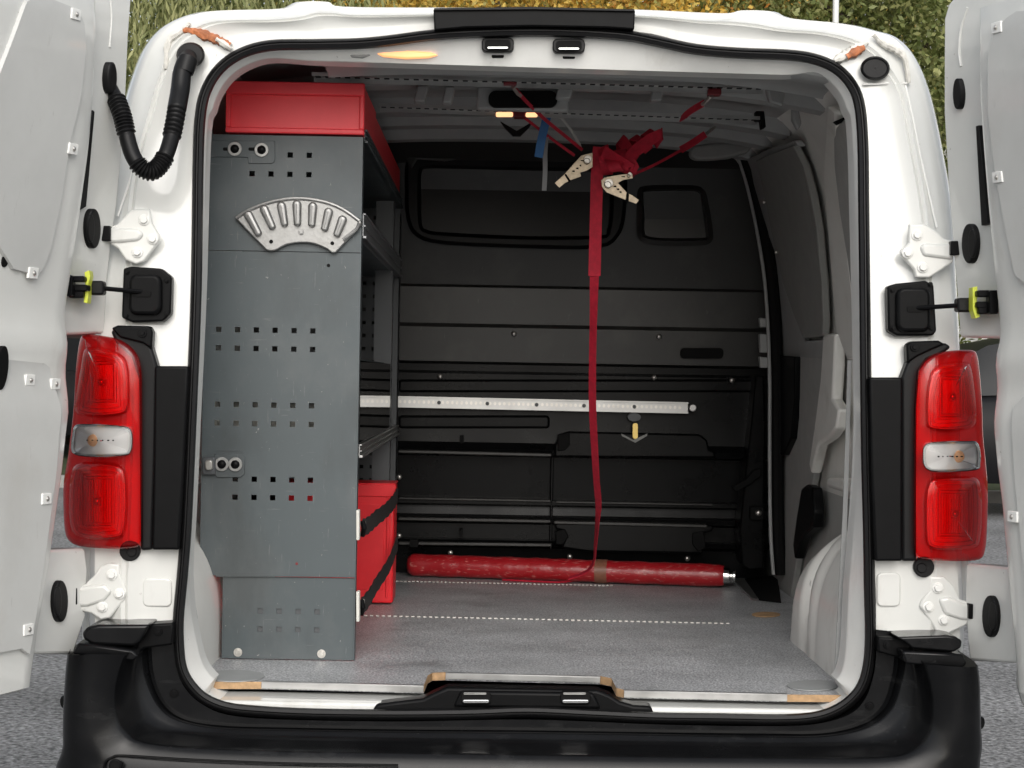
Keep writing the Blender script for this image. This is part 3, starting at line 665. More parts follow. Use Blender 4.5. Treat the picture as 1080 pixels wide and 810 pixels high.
check([(936,302),(945,299),(976,296),(985,300),(988,349),(984,354),(946,354),(937,349)], rrect(946,303,982,350,9), rrect(957,323,975,329,2), ((966,325),(1012,322)), rrect(1010,314,1027,329,3), [(1026,303),(1031,302),(1031,312),(1030,322),(1034,334),(1029,336),(1026,326)],
      [rrect(1031,306,1052,313,2), rrect(1030,318,1050,325,2), rrect(1032,324,1050,331,2), rrect(1044,306,1053,331,2)], [(941,306),(981,300),(982,346),(942,346),(964,311),(966,340)])
# grommets
MB().loft([pxs(ellipse(923,72,15.5,12.8,28), 0.085), pxs(ellipse(923,72,15.5,12.8,28), 0.063), pxs(ellipse(923,72,13.5,10.8,28), 0.058), pxs(ellipse(923,72,12.5,9.8,28), 0.062), pxs(ellipse(923,72,0.5,0.5,28), 0.062)], True).build('rubber_grommet', RUBBER, van, angle=40)

# ------------------------------------------------------------------ cable conduit between left door and pillar
_y = -0.055
path = [(114,84,_y),(119,96,-0.05),(124,108,-0.06),(129,122,-0.07),(132,135,-0.075),(136,152,-0.08),(141,166,-0.085),(149,177,-0.085),(159,181,-0.08),(168,175,-0.07),(175,163,-0.06),(180,148,-0.045),(184,130,-0.03),(187,112,-0.01),(190,95,0.01),(192,78,0.02),(196,66,0.025)]
cp = cr(path, 16); pts = [at(a, b, c) for a, b, c in cp]; rr = []
for i in range(len(pts)):
    f = i/(len(pts)-1)
    smooth_zone = f < 0.10 or 0.28 < f < 0.40 or 0.62 < f < 0.70 or f > 0.80
    base = 0.0155 if smooth_zone else 0.0165
    if f < 0.1: base = lerp(0.010, 0.014, f/0.1)
    if 0.80 < f: base = 0.0185
    rr.append(base if smooth_zone else base+0.0026*math.sin(i*2*math.pi/4.0+0.6))
cond = MB().tube(pts, rr, 16).build('cable_conduit', RUBBER, van, angle=60)
MB().loft([pxs(ellipse(201,58,15,13.5,28), 0.085), pxs(ellipse(201,58,15,13.5,28), 0.052), pxs(ellipse(201,58,12.5,11.5,28), 0.044), pxs(ellipse(201,58,0.5,0.5,28), 0.043)], True).build('conduit_boot', RUBBER, cond, angle=40)
MB().tube([at(199,60,0.04), at(198,64,0.025), at(194,76,0.02)], [0.016,0.020,0.0185], 16).build('conduit_elbow', RUBBER, cond)

# ------------------------------------------------------------------ rear doors
HX, HY, KD = 0.86, -0.015, 0.42
def dpt(s_, a, z, t):
    """door point: a along the door from the hinge, z height, t towards the inside of the opening"""
    return Vector((s_*(HX-lean(z)*0.95+KD*a-t), HY-a, z))
def dsolve(s_, u, v, t):
    lo, hi = -1.3, 0.6
    for _ in range(50):
        m = (lo+hi)/2; p = at(u, v, m)
        g = s_*p.x-(HX-lean(p.z)*0.95+KD*(HY-p.y)-t)
        if g > 0: hi = m
        else: lo = m
    p = at(u, v, (lo+hi)/2); return (HY-p.y, p.z)
def dprism(name, s_, az, t0, t1, m, parent, **k):
    A = [dpt(s_, a, z, t1) for a, z in az]; B = [dpt(s_, a, z, t0) for a, z in az]; n = len(az)
    return mk(name, A+B, [tuple(range(n)), tuple(range(2*n-1, n-1, -1))]+[(i, (i+1) % n, (i+1) % n+n, i+n) for i in range(n)], m, parent, **k)
def dboard(name, s_, az, T, th, m, parent):
    zs_ = [q[1] for q in az]; z0, z1 = min(zs_)+1e-4, max(zs_)-1e-4; rows = []; n = len(az)
    for i in range(41):
        z = lerp(z0, z1, 0.5-0.5*math.cos(math.pi*i/40)); xs_ = []
        for k in range(n):
            (a0, b0_), (a1, b1) = az[k], az[(k+1) % n]
            if (b0_-z)*(b1-z) <= 0 and b0_ != b1: xs_.append(lerp(a0, a1, (z-b0_)/(b1-b0_)))
        A, B = min(xs_), max(xs_)
        rows.append([dpt(s_, A, z, T(z)-th)]+[dpt(s_, lerp(A, B, q), z, T(z)) for q in (0, 0.03, 0.25, 0.5, 0.75, 0.97, 1)]+[dpt(s_, B, z, T(z)-th)])
    return MB().loft(rows, False, True).build(name, m, parent, angle=30)
def dpx(s_, pts, t): return [dsolve(s_, u, v, t) for u, v in pts]
def rear_door(s_, edge, rim_top, rim_low, lining_top, lining_low, clips, strip, holes, lab, tpan=0.045):
    # rim (outer flange with outer skin)
    d = dprism('rear_door', s_, [(0.0,1.90),(0.62,1.87),(0.64,1.84),(0.64,0.66),(0.62,0.60),(0.07,0.58),(0.05,0.62),(0.06,0.9),(0.06,1.25),(0.01,1.3)], -0.10, -0.055, WHITE, van, bev=0.01, seg=3)
    tag(d, lab)
    for pr in (rim_top, rim_low):
        az = dpx(s_, pr, 0.0)
        dprism('door_rim', s_, az, -0.055, 0.0, WHITE, d, bev=0.006, seg=3)
    # inner pressing: rows over height, rounded towards the hinge edge
    ez = sorted([(dsolve(s_, u, v, tpan)[1], dsolve(s_, u, v, tpan)[0]) for u, v in edge])
    zz = [q[0] for q in ez]; aa = [q[1] for q in ez]
    rows = []; Z = sorted(set(list(np.linspace(zz[0], 1.885, 60))))
    cols_ = [(-0.028,-0.05),(-0.022,-0.01),(-0.014,0.6),(-0.006,0.9),(0.006,1.0)]
    for z in Z:
        a0 = float(np.interp(z, zz, aa)); T = tpan+0.022*(1-sm(1.10, 1.24, z))+0.012*math.exp(-((z-1.235)/0.035)**2)
        r = []
        for da, f in cols_: r.append(dpt(s_, a0+da, z, max(-0.02, T*f)))
        for q in (0.06, 0.15, 0.3, 0.5, 0.75, 1.0):
            r.append(dpt(s_, lerp(a0+0.006, 0.615, q), z, T+0.004*math.sin(q*math.pi)))
        r += [dpt(s_, 0.63, z, T*0.6), dpt(s_, 0.635, z, -0.05)]
        rows.append(r)
    rows = [[Vector((p.x+s_*0.05, p.y, p.z-0.004)) for p in rows[0]]]+rows+[[Vector((p.x+s_*0.05, p.y, p.z+0.004)) for p in rows[-1]]]
    MB().loft(rows).build('inner_pressing', WHITE, d, angle=45)
    TZ = lambda z: tpan+0.022*(1-sm(1.10, 1.24, z))+0.012*math.exp(-((z-1.235)/0.035)**2)+0.011
    dboard('lining_board', s_, lining_top, TZ, 0.009, BOARD, d)
    dboard('lining_board', s_, lining_low, TZ, 0.006, BOARD, d)
    for (u, v, low) in clips:
        a, z = dsolve(s_, u, v, tpan+(0.031 if low else 0.009))
        t0 = TZ(z)
        c = dprism('clip', s_, [(a-0.012,z-0.010),(a+0.012,z-0.010),(a+0.012,z+0.010),(a-0.012,z+0.010)], t0-0.002, t0+0.003, WHITE2, d, bev=0.001)
        MB().dome(dpt(s_, a, z, t0+0.003), (-s_,0,0), 0.005, 0.004, 10, 3).build('clip_head', ZINC, c)
    az = dpx(s_, strip, 0.004); dprism('door_bumper_strip', s_, az, -0.01, 0.006, RUBBER, d, bev=0.001)
    for u, v, ru, rv, t in holes:
        a, z = dsolve(s_, u, v, t)
        ra = abs(dsolve(s_, u+ru, v, t)[0]-a); rz = rv*0.0016
        dprism('door_opening', s_, [(a+ra*math.cos(q), z+rz*math.sin(q)) for q in np.linspace(0, 2*math.pi, 20, endpoint=False)], t-0.01, t+0.0015, MARK, d)
    return d
dprism('conduit_boot', -1, dpx(-1, ellipse(113,82,4.6,17,24), 0.0), -0.004, 0.012, RUBBER, van, bev=0.004, seg=3)
for c in CAPS:
    s_ = 1 if c[0] > 500 else -1
    az = dpx(s_, ellipse(c[0], c[1], c[2], c[3], 24), 0.0)
    hc = dprism('hinge_cap', s_, az, -0.004, 0.010, RUBBER, van, bev=0.003, seg=3)
    az = dpx(s_, ellipse(c[0], c[1], c[2]*0.55, c[3]*0.72, 20), 0.010)
    dprism('hinge_cap_ridge', s_, az, 0.008, 0.013, RUBBER, hc, bev=0.002)
for c, joint, yel, brk, rod in BRK:
    s_ = 1 if joint[0][0] > 500 else -1
    def dy(pts, e=0.03):
        u = sum(p[0] for p in pts)/len(pts); v = sum(p[1] for p in pts)/len(pts); return HY-dsolve(s_, u, v, e)[0]
    ye = dy(joint)
    MB().tube([at(rod[0][0], rod[0][1], -0.024), at(rod[1][0], rod[1][1], ye)], 0.0045, 8).build('check_strap_rod', BLACK, c)
    px_prism('check_strap_joint', joint, ye-0.01, 0.03, RUBBER, c, bev=0.004)
    px_prism('check_strap_clip', yel, dy(yel)-0.01, 0.03, YEL, c, bev=0.001)
    for b in brk: px_prism('check_strap_bracket', b, dy(b, 0.02)-0.01, 0.03, BLACK, c, bev=0.002)
# left
lt_top = dpx(-1, [(70,6),(79,12),(85,24),(87,50),(82,100),(70,150),(60,215),(50,262),(42,283),(36,290)], 0.049)
a_ = lt_top[-1]; lt_top += dpx(-1, [(14,284),(0,262),(-18,230),(-22,150),(-10,100),(4,64),(27,2),(40,-6)], 0.054)
b0 = dpx(-1, [(64,384),(62,430),(56,500),(44,590),(32,668),(28,690)], 0.072)
lt_low = [(b0[0][0]+0.02, b0[0][1])]+b0[1:]+[(b0[-1][0]+0.03, 0.70), (0.585, 0.70), (0.585, 1.05), (0.50, 1.20), (0.47, 1.215)]
rear_door(-1, [(100,-8),(101,40),(98,100),(93,160),(84,225),(76,280),(68,330),(66,352),(65,390),(62,430),(55,490),(48,540),(41,590),(28,663),(20,724)],
          [(140,-12),(136,40),(133,110),(129,165),(124,215),(119,250),(113,300),(111,352),(50,354),(50,-12)],
          [(46,580),(90,578),(93,600),(91,650),(78,690),(28,690),(40,600)],
          lt_top, lt_low, [(78,15,0),(75,157,0),(33,288,0),(62,405,1),(36,401,1),(47,526,1),(28,664,1)],
          [(97,116),(99,118),(90,218),(83,222),(81,221),(90,170)], [(2,388,6,24,0.072),(5,275,3,7,0.05)], 'left rear door, open, grey lining boards clipped to its white inside')
# right
rt_top = dpx(1, [(1076,12),(1064,20),(1053,33),(1046,58),(1046,119),(1053,180),(1064,240),(1074,290)], 0.049)
a_ = rt_top[-1]; rt_top += [(a_[0]+0.03, a_[1]-0.02), (0.50, a_[1]-0.02), (0.56, a_[1]+0.06), (0.56, 1.60), (0.50, 1.80), (0.40, 1.84)]
b0 = dpx(1, [(1068,430),(1073,500),(1082,590),(1090,680)], 0.072)
rt_low = [(b0[0][0]+0.02, b0[0][1]+0.02)]+b0+[(b0[-1][0]+0.03, 0.70), (0.585, 0.70), (0.585, 1.05), (0.50, 1.17)]
rear_door(1, [(1033,-8),(1034,40),(1034,100),(1038,160),(1043,220),(1050,294),(1056,350),(1056,404),(1058,440),(1063,490),(1069,536),(1074,594),(1082,680),(1086,730)],
          [(1010,-8),(1000,4),(995,20),(995,119),(999,190),(1003,245),(1008,300),(1012,356),(1080,358),(1080,-8)],
          [(1018,594),(1080,600),(1080,700),(1022,697),(1017,640)],
          rt_top, rt_low, [(1053,29,0),(1054,187,0),(1070,545,1)],
          [(1030,133),(1033,132),(1043,236),(1036,238)], [], 'right rear door, open, seen at the edge of the picture')
for pts in ([(1020,8),(1013,30),(1011,55),(1013,70)], [(117,0),(118,20),(116,50)]):
    s_ = 1 if pts[0][0] > 500 else -1
    MB().tube([dpt(s_, *dsolve(s_, a, b, 0.0), -0.001) for a, b in cr(pts, 5)], 0.0028, 8).build('door_rim_groove', WHITE, van)
az = dpx(1, ellipse(1013,99,4.2,16.5,20), 0.0)
g_ = dprism('rubber_grommet', 1, az, -0.005, 0.008, RUBBER, van, bev=0.002)

# ================================================================== LOAD SPACE
FZ = 0.57
prof = [(0.83,0.45),(0.83,0.9),(0.825,1.2),(0.81,1.42),(0.775,1.62),(0.73,1.74),(0.68,1.815),(0.60,1.865),(0.48,1.89),(0.25,1.905),(0,1.91)]
prof = cr(prof, 3); prof = prof+[(-x, z) for x, z in prof[-2::-1]]
def ceil_rise(z, y): return z+0.03*sm(1.6, 1.85, z)*sm(0.3, 1.6, y)
MB().loft([[Vector((x, y, ceil_rise(z, y))) for x, z in prof] for y in (0.16, 0.35, 0.7, 1.1, 1.5, 1.9, 2.35)]).build('load_space_lining', CREAM, van, angle=40)
ceiling = MB().loft([[Vector((x, y, ceil_rise(1.895-0.05*(abs(x)/0.7)**3, y)-0.012)) for x in np.linspace(-0.68, 0.68, 21)] for y in (0.33, 0.6, 0.9, 1.2, 1.5, 1.85)]).build('ceiling_panel', CEIL, van)
# cross ribs of the roof
for y, h, wd in ((0.66,0.022,0.05),(1.16,0.028,0.07),(1.45,0.028,0.06),(1.72,0.03,0.05)):
    MB().loft([[Vector((x, y+dy, ceil_rise(1.875-0.05*(abs(x)/0.7)**3, y)-dz)) for x in np.linspace(-0.68, 0.68, 21)] for dy, dz in ((-wd,-0.01),(-wd*0.6,h),(wd*0.6,h),(wd,-0.01))]).build('roof_rib', CEIL, ceiling, angle=30)
for u0_, u1_, v0_, Y in ((440,452,99,0.62),(470,480,100,0.62),(590,606,96,0.62),(690,702,98,0.62)):
    px_prism('roof_bracket', [(u0_,v0_-9),(u1_,v0_-9),(u1_-4,v0_+8),(u0_-4,v0_+8)], Y, 0.05, CEIL, ceiling, bev=0.004)
rec = px_prism('roof_recess', rrect(515,95.5,588,113,8), 0.64, 0.03, MARK, ceiling)
px_prism('roof_recess_frame', [(504,90),(598,92),(600,118),(502,115)], 0.655, 0.03, CEIL, ceiling, bev=0.006)
# perforated cross rails
def rail(u0_, v0_, u1_, v1_, Y, w_, name='ceiling_rail'):
    a = at(u0_, v0_, Y); b = at(u1_, v1_, Y)
    m = MB()
    V = lambda t, dy, dz: Vector((lerp(a.x, b.x, t), lerp(a.y, b.y, t)+dy, lerp(a.z, b.z, t)+dz))
    for y0_, y1_, z0_, z1_ in ((-w_/2,w_/2,0.0,0.004),(-w_/2,-w_/2+0.003,-0.004,0.0),(w_/2-0.003,w_/2,-0.010,0.0)):
        m.prism([V(0,y0_,z0_),V(1,y0_,z0_),V(1,y0_,z1_),V(0,y0_,z1_)], (0, y1_-y0_, 0))
    o = m.build(name, ALU, ceiling)
    h = MB(); L = (b-a).length; n = int(L/0.021)
    for i in range(n):
        t = (i+0.5)/n; h.box(V(t,-w_*0.28,-0.0015)-Vector((0.0055,0,0)), V(t,w_*0.28,0.002)+Vector((0.0055,0,0)))
    hh = h.build('rail_slots', MARK, o); hh['kind'] = 'stuff'
    return o
rail(330, 80, 806, 93, 0.42, 0.05); rail(400, 112, 800, 126, 0.92, 0.05)
px_prism('rail_end_cap', [(797,117),(806,117),(808,134),(803,136),(802,127),(797,127)], 0.90, 0.03, MARK, ceiling, bev=0.002)
lp = px_prism('ceiling_lamp', rrect(541,117.5,554,123,1.5), 0.86, 0.02, REDLAMP, ceiling, bev=0.002)
px_prism('lamp_lens', rrect(523,118,541,122.3,1.5), 0.858, 0.02, LAMP, lp, bev=0.002); px_prism('lamp_lens', rrect(554.5,118.5,567,122.5,1.5), 0.858, 0.02, LAMP, lp, bev=0.002)
px_prism('lamp_bracket', [(528,128),(545,138),(562,128),(558,134),(549,143),(541,143),(532,134)], 1.0, 0.02, MARK, lp)
px_prism('grab_handle', [(728,158),(732,153),(748,151),(775,149),(793,147),(796,152),(790,160),(770,166),(750,168),(734,168),(728,164)], 1.55, 0.05, GREYHANDLE, van, bev=0.010, seg=3)
# right roof corner bits
for pts, Y in (([(806,85),(822,80),(830,90),(826,112),(812,108)], 0.55), ([(836,104),(842,112),(846,130),(842,137),(836,126)], 0.75)):
    px_prism('roof_corner_gusset', pts, Y, 0.03, CEIL, ceiling, bev=0.005)
px_prism('corner_latch_slot', [(880,128),(901,119),(902,122),(884,131)], 0.45, 0.02, MARK, van)

# --- right wall pieces, set on the wall
def wall_prism(name, pts, X, th, m, parent=van, **k):
    A = []
    for u, v in pts:
        x = X
        for _ in range(4):
            p = atx(u, v, x); x = X-0.83+float(np.interp(p.z, [0.45,1.2,1.42,1.62,1.74,1.815], [0.83,0.825,0.81,0.775,0.73,0.68]))
        A.append(atx(u, v, x))
    return MB().prism(A, (th, 0, 0)).build(name, m, parent, **k)
wall_prism('side_door_lining', [(797,169),(812,162),(836,153),(846,175),(855,205),(861,240),(866,300),(868,340),(867,354),(848,357),(838,335),(826,300),(817,262),(806,205)], 0.80, 0.02, TRIMG, bev=0.004)
wall_prism('side_door_frame', [(786,168),(812,156),(838,148),(842,154),(815,163),(799,171),(807,205),(818,262),(828,300),(840,338),(848,360),(870,358),(868,378),(826,378),(822,330),(812,262),(800,205)], 0.806, 0.02, CEIL, bev=0.004)
wall_prism('lower_side_lining', [(823,372),(868,366),(866,400),(862,450),(858,500),(850,545),(840,590),(833,634),(824,636),(818,600),(820,480)], 0.808, 0.02, TRIMM, bev=0.004)
wall_prism('quarter_lining', [(879,138),(890,126),(902,119),(904,180),(905,260),(905,340),(900,322),(894,275),(886,225),(880,175)], 0.79, 0.02, TRIMM, bev=0.003)
wall_prism('pillar_beam', [(868,352),(880,352),(879,385),(877,420),(884,432),(881,452),(874,462),(862,470),(855,500),(853,490),(860,440),(865,400)], 0.785, 0.03, CREAM, bev=0.008, seg=3)
wall_prism('pillar_beam', [(871,110),(882,118),(884,180),(892,260),(902,340),(899,378),(893,380),(882,352),(878,300),(874,240),(868,180)], 0.795, 0.03, CREAM, bev=0.010, seg=3)
wall_prism('black_side_trim', [(804,374),(838,376),(838,420),(834,462),(826,480),(812,482),(804,470)], 0.79, 0.03, BLACK, bev=0.004)
wall_prism('black_side_trim', [(845,515),(850,511),(856,514),(858,540),(857,556),(846,566),(838,590),(836,575),(840,545)], 0.785, 0.03, BLACK, bev=0.006)
gas = cr([(784,166,1.9),(793,195,1.95),(803,240,2.0),(811,290,2.0),(815,340,2.0),(817,400,2.0),(817,480,2.0),(818,560,2.0),(821,606,2.0)], 5)
MB().tube([at(a+3, b, y-0.15) for a, b, y in gas], 0.019, 10).build('side_door_seal', MARK, van)
MB().tube([at(a-5, b, y-0.14) for a, b, y in gas], 0.006, 8).build('pillar_edge', CEIL, van)
for p in ((889,248),(806,213),(819,266)):
    MB().dome(at(p[0], p[1], 1.0 if p[0] > 880 else 1.6), (0,-1,0), 0.006, 0.004, 10, 3).build('lining_screw', ZINC, van)

# --- wheel arches
def arch(s_):
    rows = []; yc, yr, H = 0.40, 0.62, 0.36
    for i in range(61):
        y = lerp(0.15, yc+yr, i/60)
        h = H*math.sqrt(max(0.0, 1-((y-yc)/yr)**2))+0.002
        r = []
        for j in range(25):
            q = j/24
            ang = q*math.pi/2
            z = FZ-0.01+h*math.sin(ang)**0.8
            f = 1-math.sin(ang)**3.2
            x = 0.83-(0.83-0.655)*f*min(1, 0.35+h/H*0.9)
            e = (y-yc)/yr
            if e > 0.1:
                wv = math.sin((y-0.47)*2*math.pi/(0.15+0.03*math.sin(y*9))+2.2*(z-0.6)+0.9*math.sin(z*11)); x += 0.030*max(-0.35, wv)*sm(0.1, 0.3, e)*math.sin(min(1, q*1.15)*math.pi)**0.8
            r.append(Vector((s_*x, y, z)))
        rows.append(r)
    MB().loft(rows).build('wheel_arch', CREAM, van, angle=60)
arch(1); arch(-1)
# ledge above the arch
boxo('wall_ledge', (0.765,0.16,0.93), (0.84,0.98,0.955), CREAM, van, bev=0.010, seg=3)
boxo('wall_ledge', (-0.84,0.16,0.93), (-0.765,0.98,0.955), CREAM, van, bev=0.010, seg=3)
px_prism('jamb_flange', [(894,380),(898,380),(896,470),(893,560),(890,640),(887,724),(880,716),(884,640),(889,540),(892,460)], 0.16, 0.004, CEIL, van)

# --- floor board
def fl(u, v, z=FZ): 
    p = atz(u, v, z); return p
fr_px = [(212,719.5),(276,719.5),(447,724),(451,714),(456,711),(470,710.5),(633,714.5),(645,717),(650,727),(658,729),(830,733),(893,733.5)]
front = [fl(a, b) for a, b in fr_px]
fp = front+[Vector((0.68,0.35,FZ)),Vector((0.80,0.9,FZ)),Vector((0.80,2.25,FZ)),Vector((-0.80,2.25,FZ)),Vector((-0.80,0.9,FZ)),Vector((-0.68,0.35,FZ))]
fp[0] = Vector((fp[0].x, fp[0].y, FZ)); 
floor = MB().prism(fp, (0,0,-0.014)).build('floor_board', FLOOR, van, smooth=False)
def edge(name, i0, i1, m, th=0.0035, h=0.020, top=0.008):
    a, b = front[i0], front[i1]; mb = MB()
    d = Vector((0,-th,0))
    mb.prism([a+Vector((0,-0.0008,0.0012))-Vector((0,0,h)), b+Vector((0,-0.0008,0.0012))-Vector((0,0,h)), b+Vector((0,-0.0008,0.0012)), a+Vector((0,-0.0008,0.0012))], d)
    if top: mb.prism([a+Vector((0,-th,0.0012)), b+Vector((0,-th,0.0012)), b+Vector((0,top,0.0012)), a+Vector((0,top,0.0012))], (0,0,0.0012))
    return mb.build(name, m, floor, bev=0.0005)
edge('plywood_edge', 0, 1, PLY, 0.0015, 0.0145, 0); edge('edge_strip', 1, 2, ALU, 0.004, 0.013, 0.006); edge('plywood_edge', 2, 3, PLY, 0.0015, 0.0145, 0.004)
edge('plywood_edge', 3, 4, PLY, 0.0015, 0.0145, 0.006); edge('plywood_edge', 4, 5, PLY, 0.0015, 0.0145, 0.006); edge('edge_strip', 5, 6, ALU, 0.004, 0.012, 0.006); edge('plywood_edge', 6, 7, PLY, 0.0015, 0.0145, 0.006)
edge('plywood_edge', 7, 8, PLY, 0.0015, 0.0145, 0.006); edge('plywood_edge', 8, 9, PLY, 0.0015, 0.0145, 0.004); edge('edge_strip', 9, 10, ALU, 0.004, 0.013, 0.006); edge('plywood_edge', 10, 11, PLY, 0.0015, 0.0145, 0)
for c in ((246,713.5,33,6.0),(858,723.5,28,5.5)):
    MB().prism([fl(a, b, FZ+0.001) for a, b in ellipse(*c, 28)], (0,0,0.002)).build('floor_disc', DISC, floor)
MB().prism([fl(a, b, FZ+0.001) for a, b in ellipse(808,648.5,15,2.6,24)], (0,0,0.002)).build('floor_cutout', PLY, floor)
for (a, b) in (((384,649.5),(772,658)),((384,612.5),(648,618))):
    A = fl(*a, FZ+0.001); B = fl(*b, FZ+0.001); m = MB(); n = 62
    for i in range(n):
        p = lerp(A, B, i/n); q = lerp(A, B, (i+0.55)/n); m.box((p.x, p.y-0.0035, FZ+0.0008), (q.x, p.y+0.0035, FZ+0.0035))
    m.build('floor_strip', PALE, floor)
MB().prism([fl(a, b, FZ+0.001) for a, b in ((772,612),(793,633),(800,634),(785,612))], (0,0,0.006)).build('step_edge_strip', ALU, floor)
MB().prism([fl(a, b, FZ+0.0015) for a, b in ((782,611),(798,633),(824,636),(820,607))], (0,0,0.0015)).build('side_step_well', MARK, floor)

# ------------------------------------------------------------------ bulkhead
bp = [(136,1.70),(141,1.80),(150,1.93),(175,2.02),(265,2.07),(302,2.085),(305,2.07),(343,2.075),(347,2.09),(383,2.095),(386,2.14),(393,2.14),(396,2.075),(440,2.075),(468,2.07),(475,2.055),(481,2.062),(483,2.15),(527,2.155),(529,2.12),(533,2.12),(535,2.155),(544,2.15),(546,2.10),(552,2.105),(554,2.14),(569,2.14),(571,2.10),(576,2.11),(579,2.16),(612,2.17)]
xs = np.linspace(-0.84, 0.80, 25)
def bk(v, Y):
    z = at(600, v, Y).z; return z
rows = [[Vector((x, Y, bk(v, Y))) for x in xs] for v, Y in bp]
rows = [[Vector((p.x, p.y-0.05, 1.96)) for p in rows[0]]]+rows
bulk = MB().loft(rows).build('bulkhead', [BULK_SHADED, BULK_LIT], van, angle=28)
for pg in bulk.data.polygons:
    if pg.center.z > at(600, 388, 2.1).z: pg.material_index = 1  # upper faces take the lighter copy, painted as lit
def bpz(name, pts, Y, th, m, **k): return px_prism(name, pts, Y, th, m, bulk, **k)
# windows
fo = cr([(427,200),(428,165),(440,152),(480,149),(560,150),(630,153),(652,160),(661,180),(660,225),(652,250),(630,262),(560,262),(470,258),(440,250),(429,232)], 3, True)
fi = cr([(444,200),(445,182),(450,178),(480,178),(560,180),(620,181),(638,184),(643,196),(643,225),(640,243),(632,248),(560,249),(470,245),(450,242),(445,235)], 3, True)
MB().loft([pxs(fo, 2.06), pxs(fo, 2.025), pxs(inset(fo, 4), 2.005), pxs(inset(fi, -4), 2.005), pxs(fi, 2.02), pxs(fi, 2.06)], True).build('bulkhead_window_frame', RUBBER, bulk, angle=40)
bpz('bulkhead_window', fi, 2.035, 0.01, mat('dull_dark_glass', (0.010, 0.0098, 0.0095), 0.35, spec=0.25, var=0.3, vscale=8))
so_ = cr([(675,225),(675,205),(680,199),(712,198),(738,200),(744,215),(749,245),(747,254),(735,256),(700,256),(680,253),(675,245)], 3, True)
MB().loft([pxs(so_, 2.06), pxs(inset(so_, -3), 2.03), pxs(inset(so_, 2), 2.02), pxs(inset(so_, 5), 2.05), pxs(ring_scale(so_, 0.03), 2.05)], True).build('bulkhead_panel', BULK_LIT, bulk, angle=30)
bpz('bulkhead_bracket', [(426,165),(436,158),(470,161),(482,168),(470,170),(440,168),(434,178)], 2.0, 0.03, BULK_LIT, bev=0.004)
for v0_, v1_, Y, u0_, u1_ in ((400,414,2.068,420,800),(438,452,2.062,420,580)):
    bpz('bulkhead_swage', rrect(u0_, v0_, u1_, v1_, 4), Y, 0.05, BULK_LIT if v1_ < 345 else BULK_SHADED, bev=0.008, seg=3)
# left / right lower relief
for pts, Y in (([(585,482),(585,470),(590,458),(600,455),(738,458),(746,464),(748,474),(754,476),(755,483)], 2.035),
               ([(585,552),(752,554),(752,560),(744,562),(740,572),(742,584),(620,582),(592,578),(596,568),(594,560),(586,558)], 2.075)):
    bpz('bulkhead_raised_panel', pts, Y, 0.05, BULK_SHADED, bev=0.006, seg=3)
for pts, Y in (([(420,474),(582,478),(582,482),(420,478)], 2.045), ([(420,545),(581,548),(581,552),(420,549)], 2.088), ([(584,549),(746,553),(746,557),(584,553)], 2.068), ([(420,571),(582,573),(582,577),(420,575)], 2.09),
               ([(420,524),(581,527),(581,530),(420,527)], 2.11), ([(586,528),(752,531),(752,534),(586,531)], 2.11)):
    bpz('bulkhead_rib', pts, Y, 0.06, BULK_LIT, bev=0.003)  # lighter copy paints the highlights along the lower ribs
boxo('bulkhead_divider', (at(582,470,2.05).x, 2.12, at(582,582,2.05).z), (at(585,470,2.05).x, 2.17, at(582,470,2.05).z), BULK_SHADED, bulk, bev=0.003)
for pts in ([(588,458),(601,456),(601,470),(596,475),(588,476)], [(586,560),(596,558),(600,566),(594,575),(586,574)], [(730,562),(742,560),(745,578),(736,582),(730,574)]):
    bpz('bulkhead_recess', pts, 2.028 if pts[0][1] < 500 else 2.07, 0.01, MARK, bev=0.003)
for r_ in (rrect(485,459,489,468,1), rrect(484,558,488,566,1), rrect(718,367,763,378,4), rrect(432,569,441,577,1)):
    bpz('bulkhead_slot', r_, 2.05 if r_[0][1] > 400 else 2.072, 0.03, MARK)
for u, v, Y in ((542,352,2.085),(695,355,2.085),(690,398,2.07),(772,401,2.055),(464,397,2.07),(601,587,2.12),(725,589,2.12),(475,583,2.12),(421,503,2.09),(421,565,2.09)):
    MB().dome(at(u, v, Y), (0,-1,0), 0.009, 0.006, 14, 3).build('bolt', ZINC, bulk)
# cargo rail on the bulkhead
rl = bpz('cargo_rail', [(400,417),(726,424),(726,436),(400,429)], 2.035, 0.02, ALU, bev=0.002)
for dv, h in ((0.3,1.6),(10.6,1.6)):
    px_prism('rail_lip', [(400,417+dv),(726,424+dv),(726,424+dv+h),(400,417+dv+h)], 2.028, 0.01, ALU, rl)
m = MB()
for i in range(62):
    u = 412+i*5.0; v = 423.3+(u-412)*7/326
    m.prism(pxs(ellipse(u, v+(0.0), 1.5, 1.9, 8), 2.0335), (0,0.004,0))
m.build('rail_slots', ZINC, rl)['kind'] = 'stuff'
for u in (463, 514, 566, 616, 669): MB().cyl(at(u, 423.5+(u-412)*7/326, 2.034), (0,-1,0), 0.006, 0.003, 10).build('rail_screw', DARKST, rl)
MB().cyl(at(730,430,2.04), (0,-1,0), 0.012, 0.02, 8).build('rail_end_bolt', ALU, rl, bev=0.002)
# brass latch key
lk = bpz('latch_plate', ellipse(669,440,7,4.5,14), 2.035, 0.03, DARKST)
px_prism('latch_key', rrect(667,446,673,463,2.5), 2.025, 0.01, BRASS, lk, bev=0.001)
px_prism('latch_wire', [(655,457),(668,464),(683,457),(682,460),(670,467),(656,460)], 2.03, 0.004, GREYHANDLE, lk)
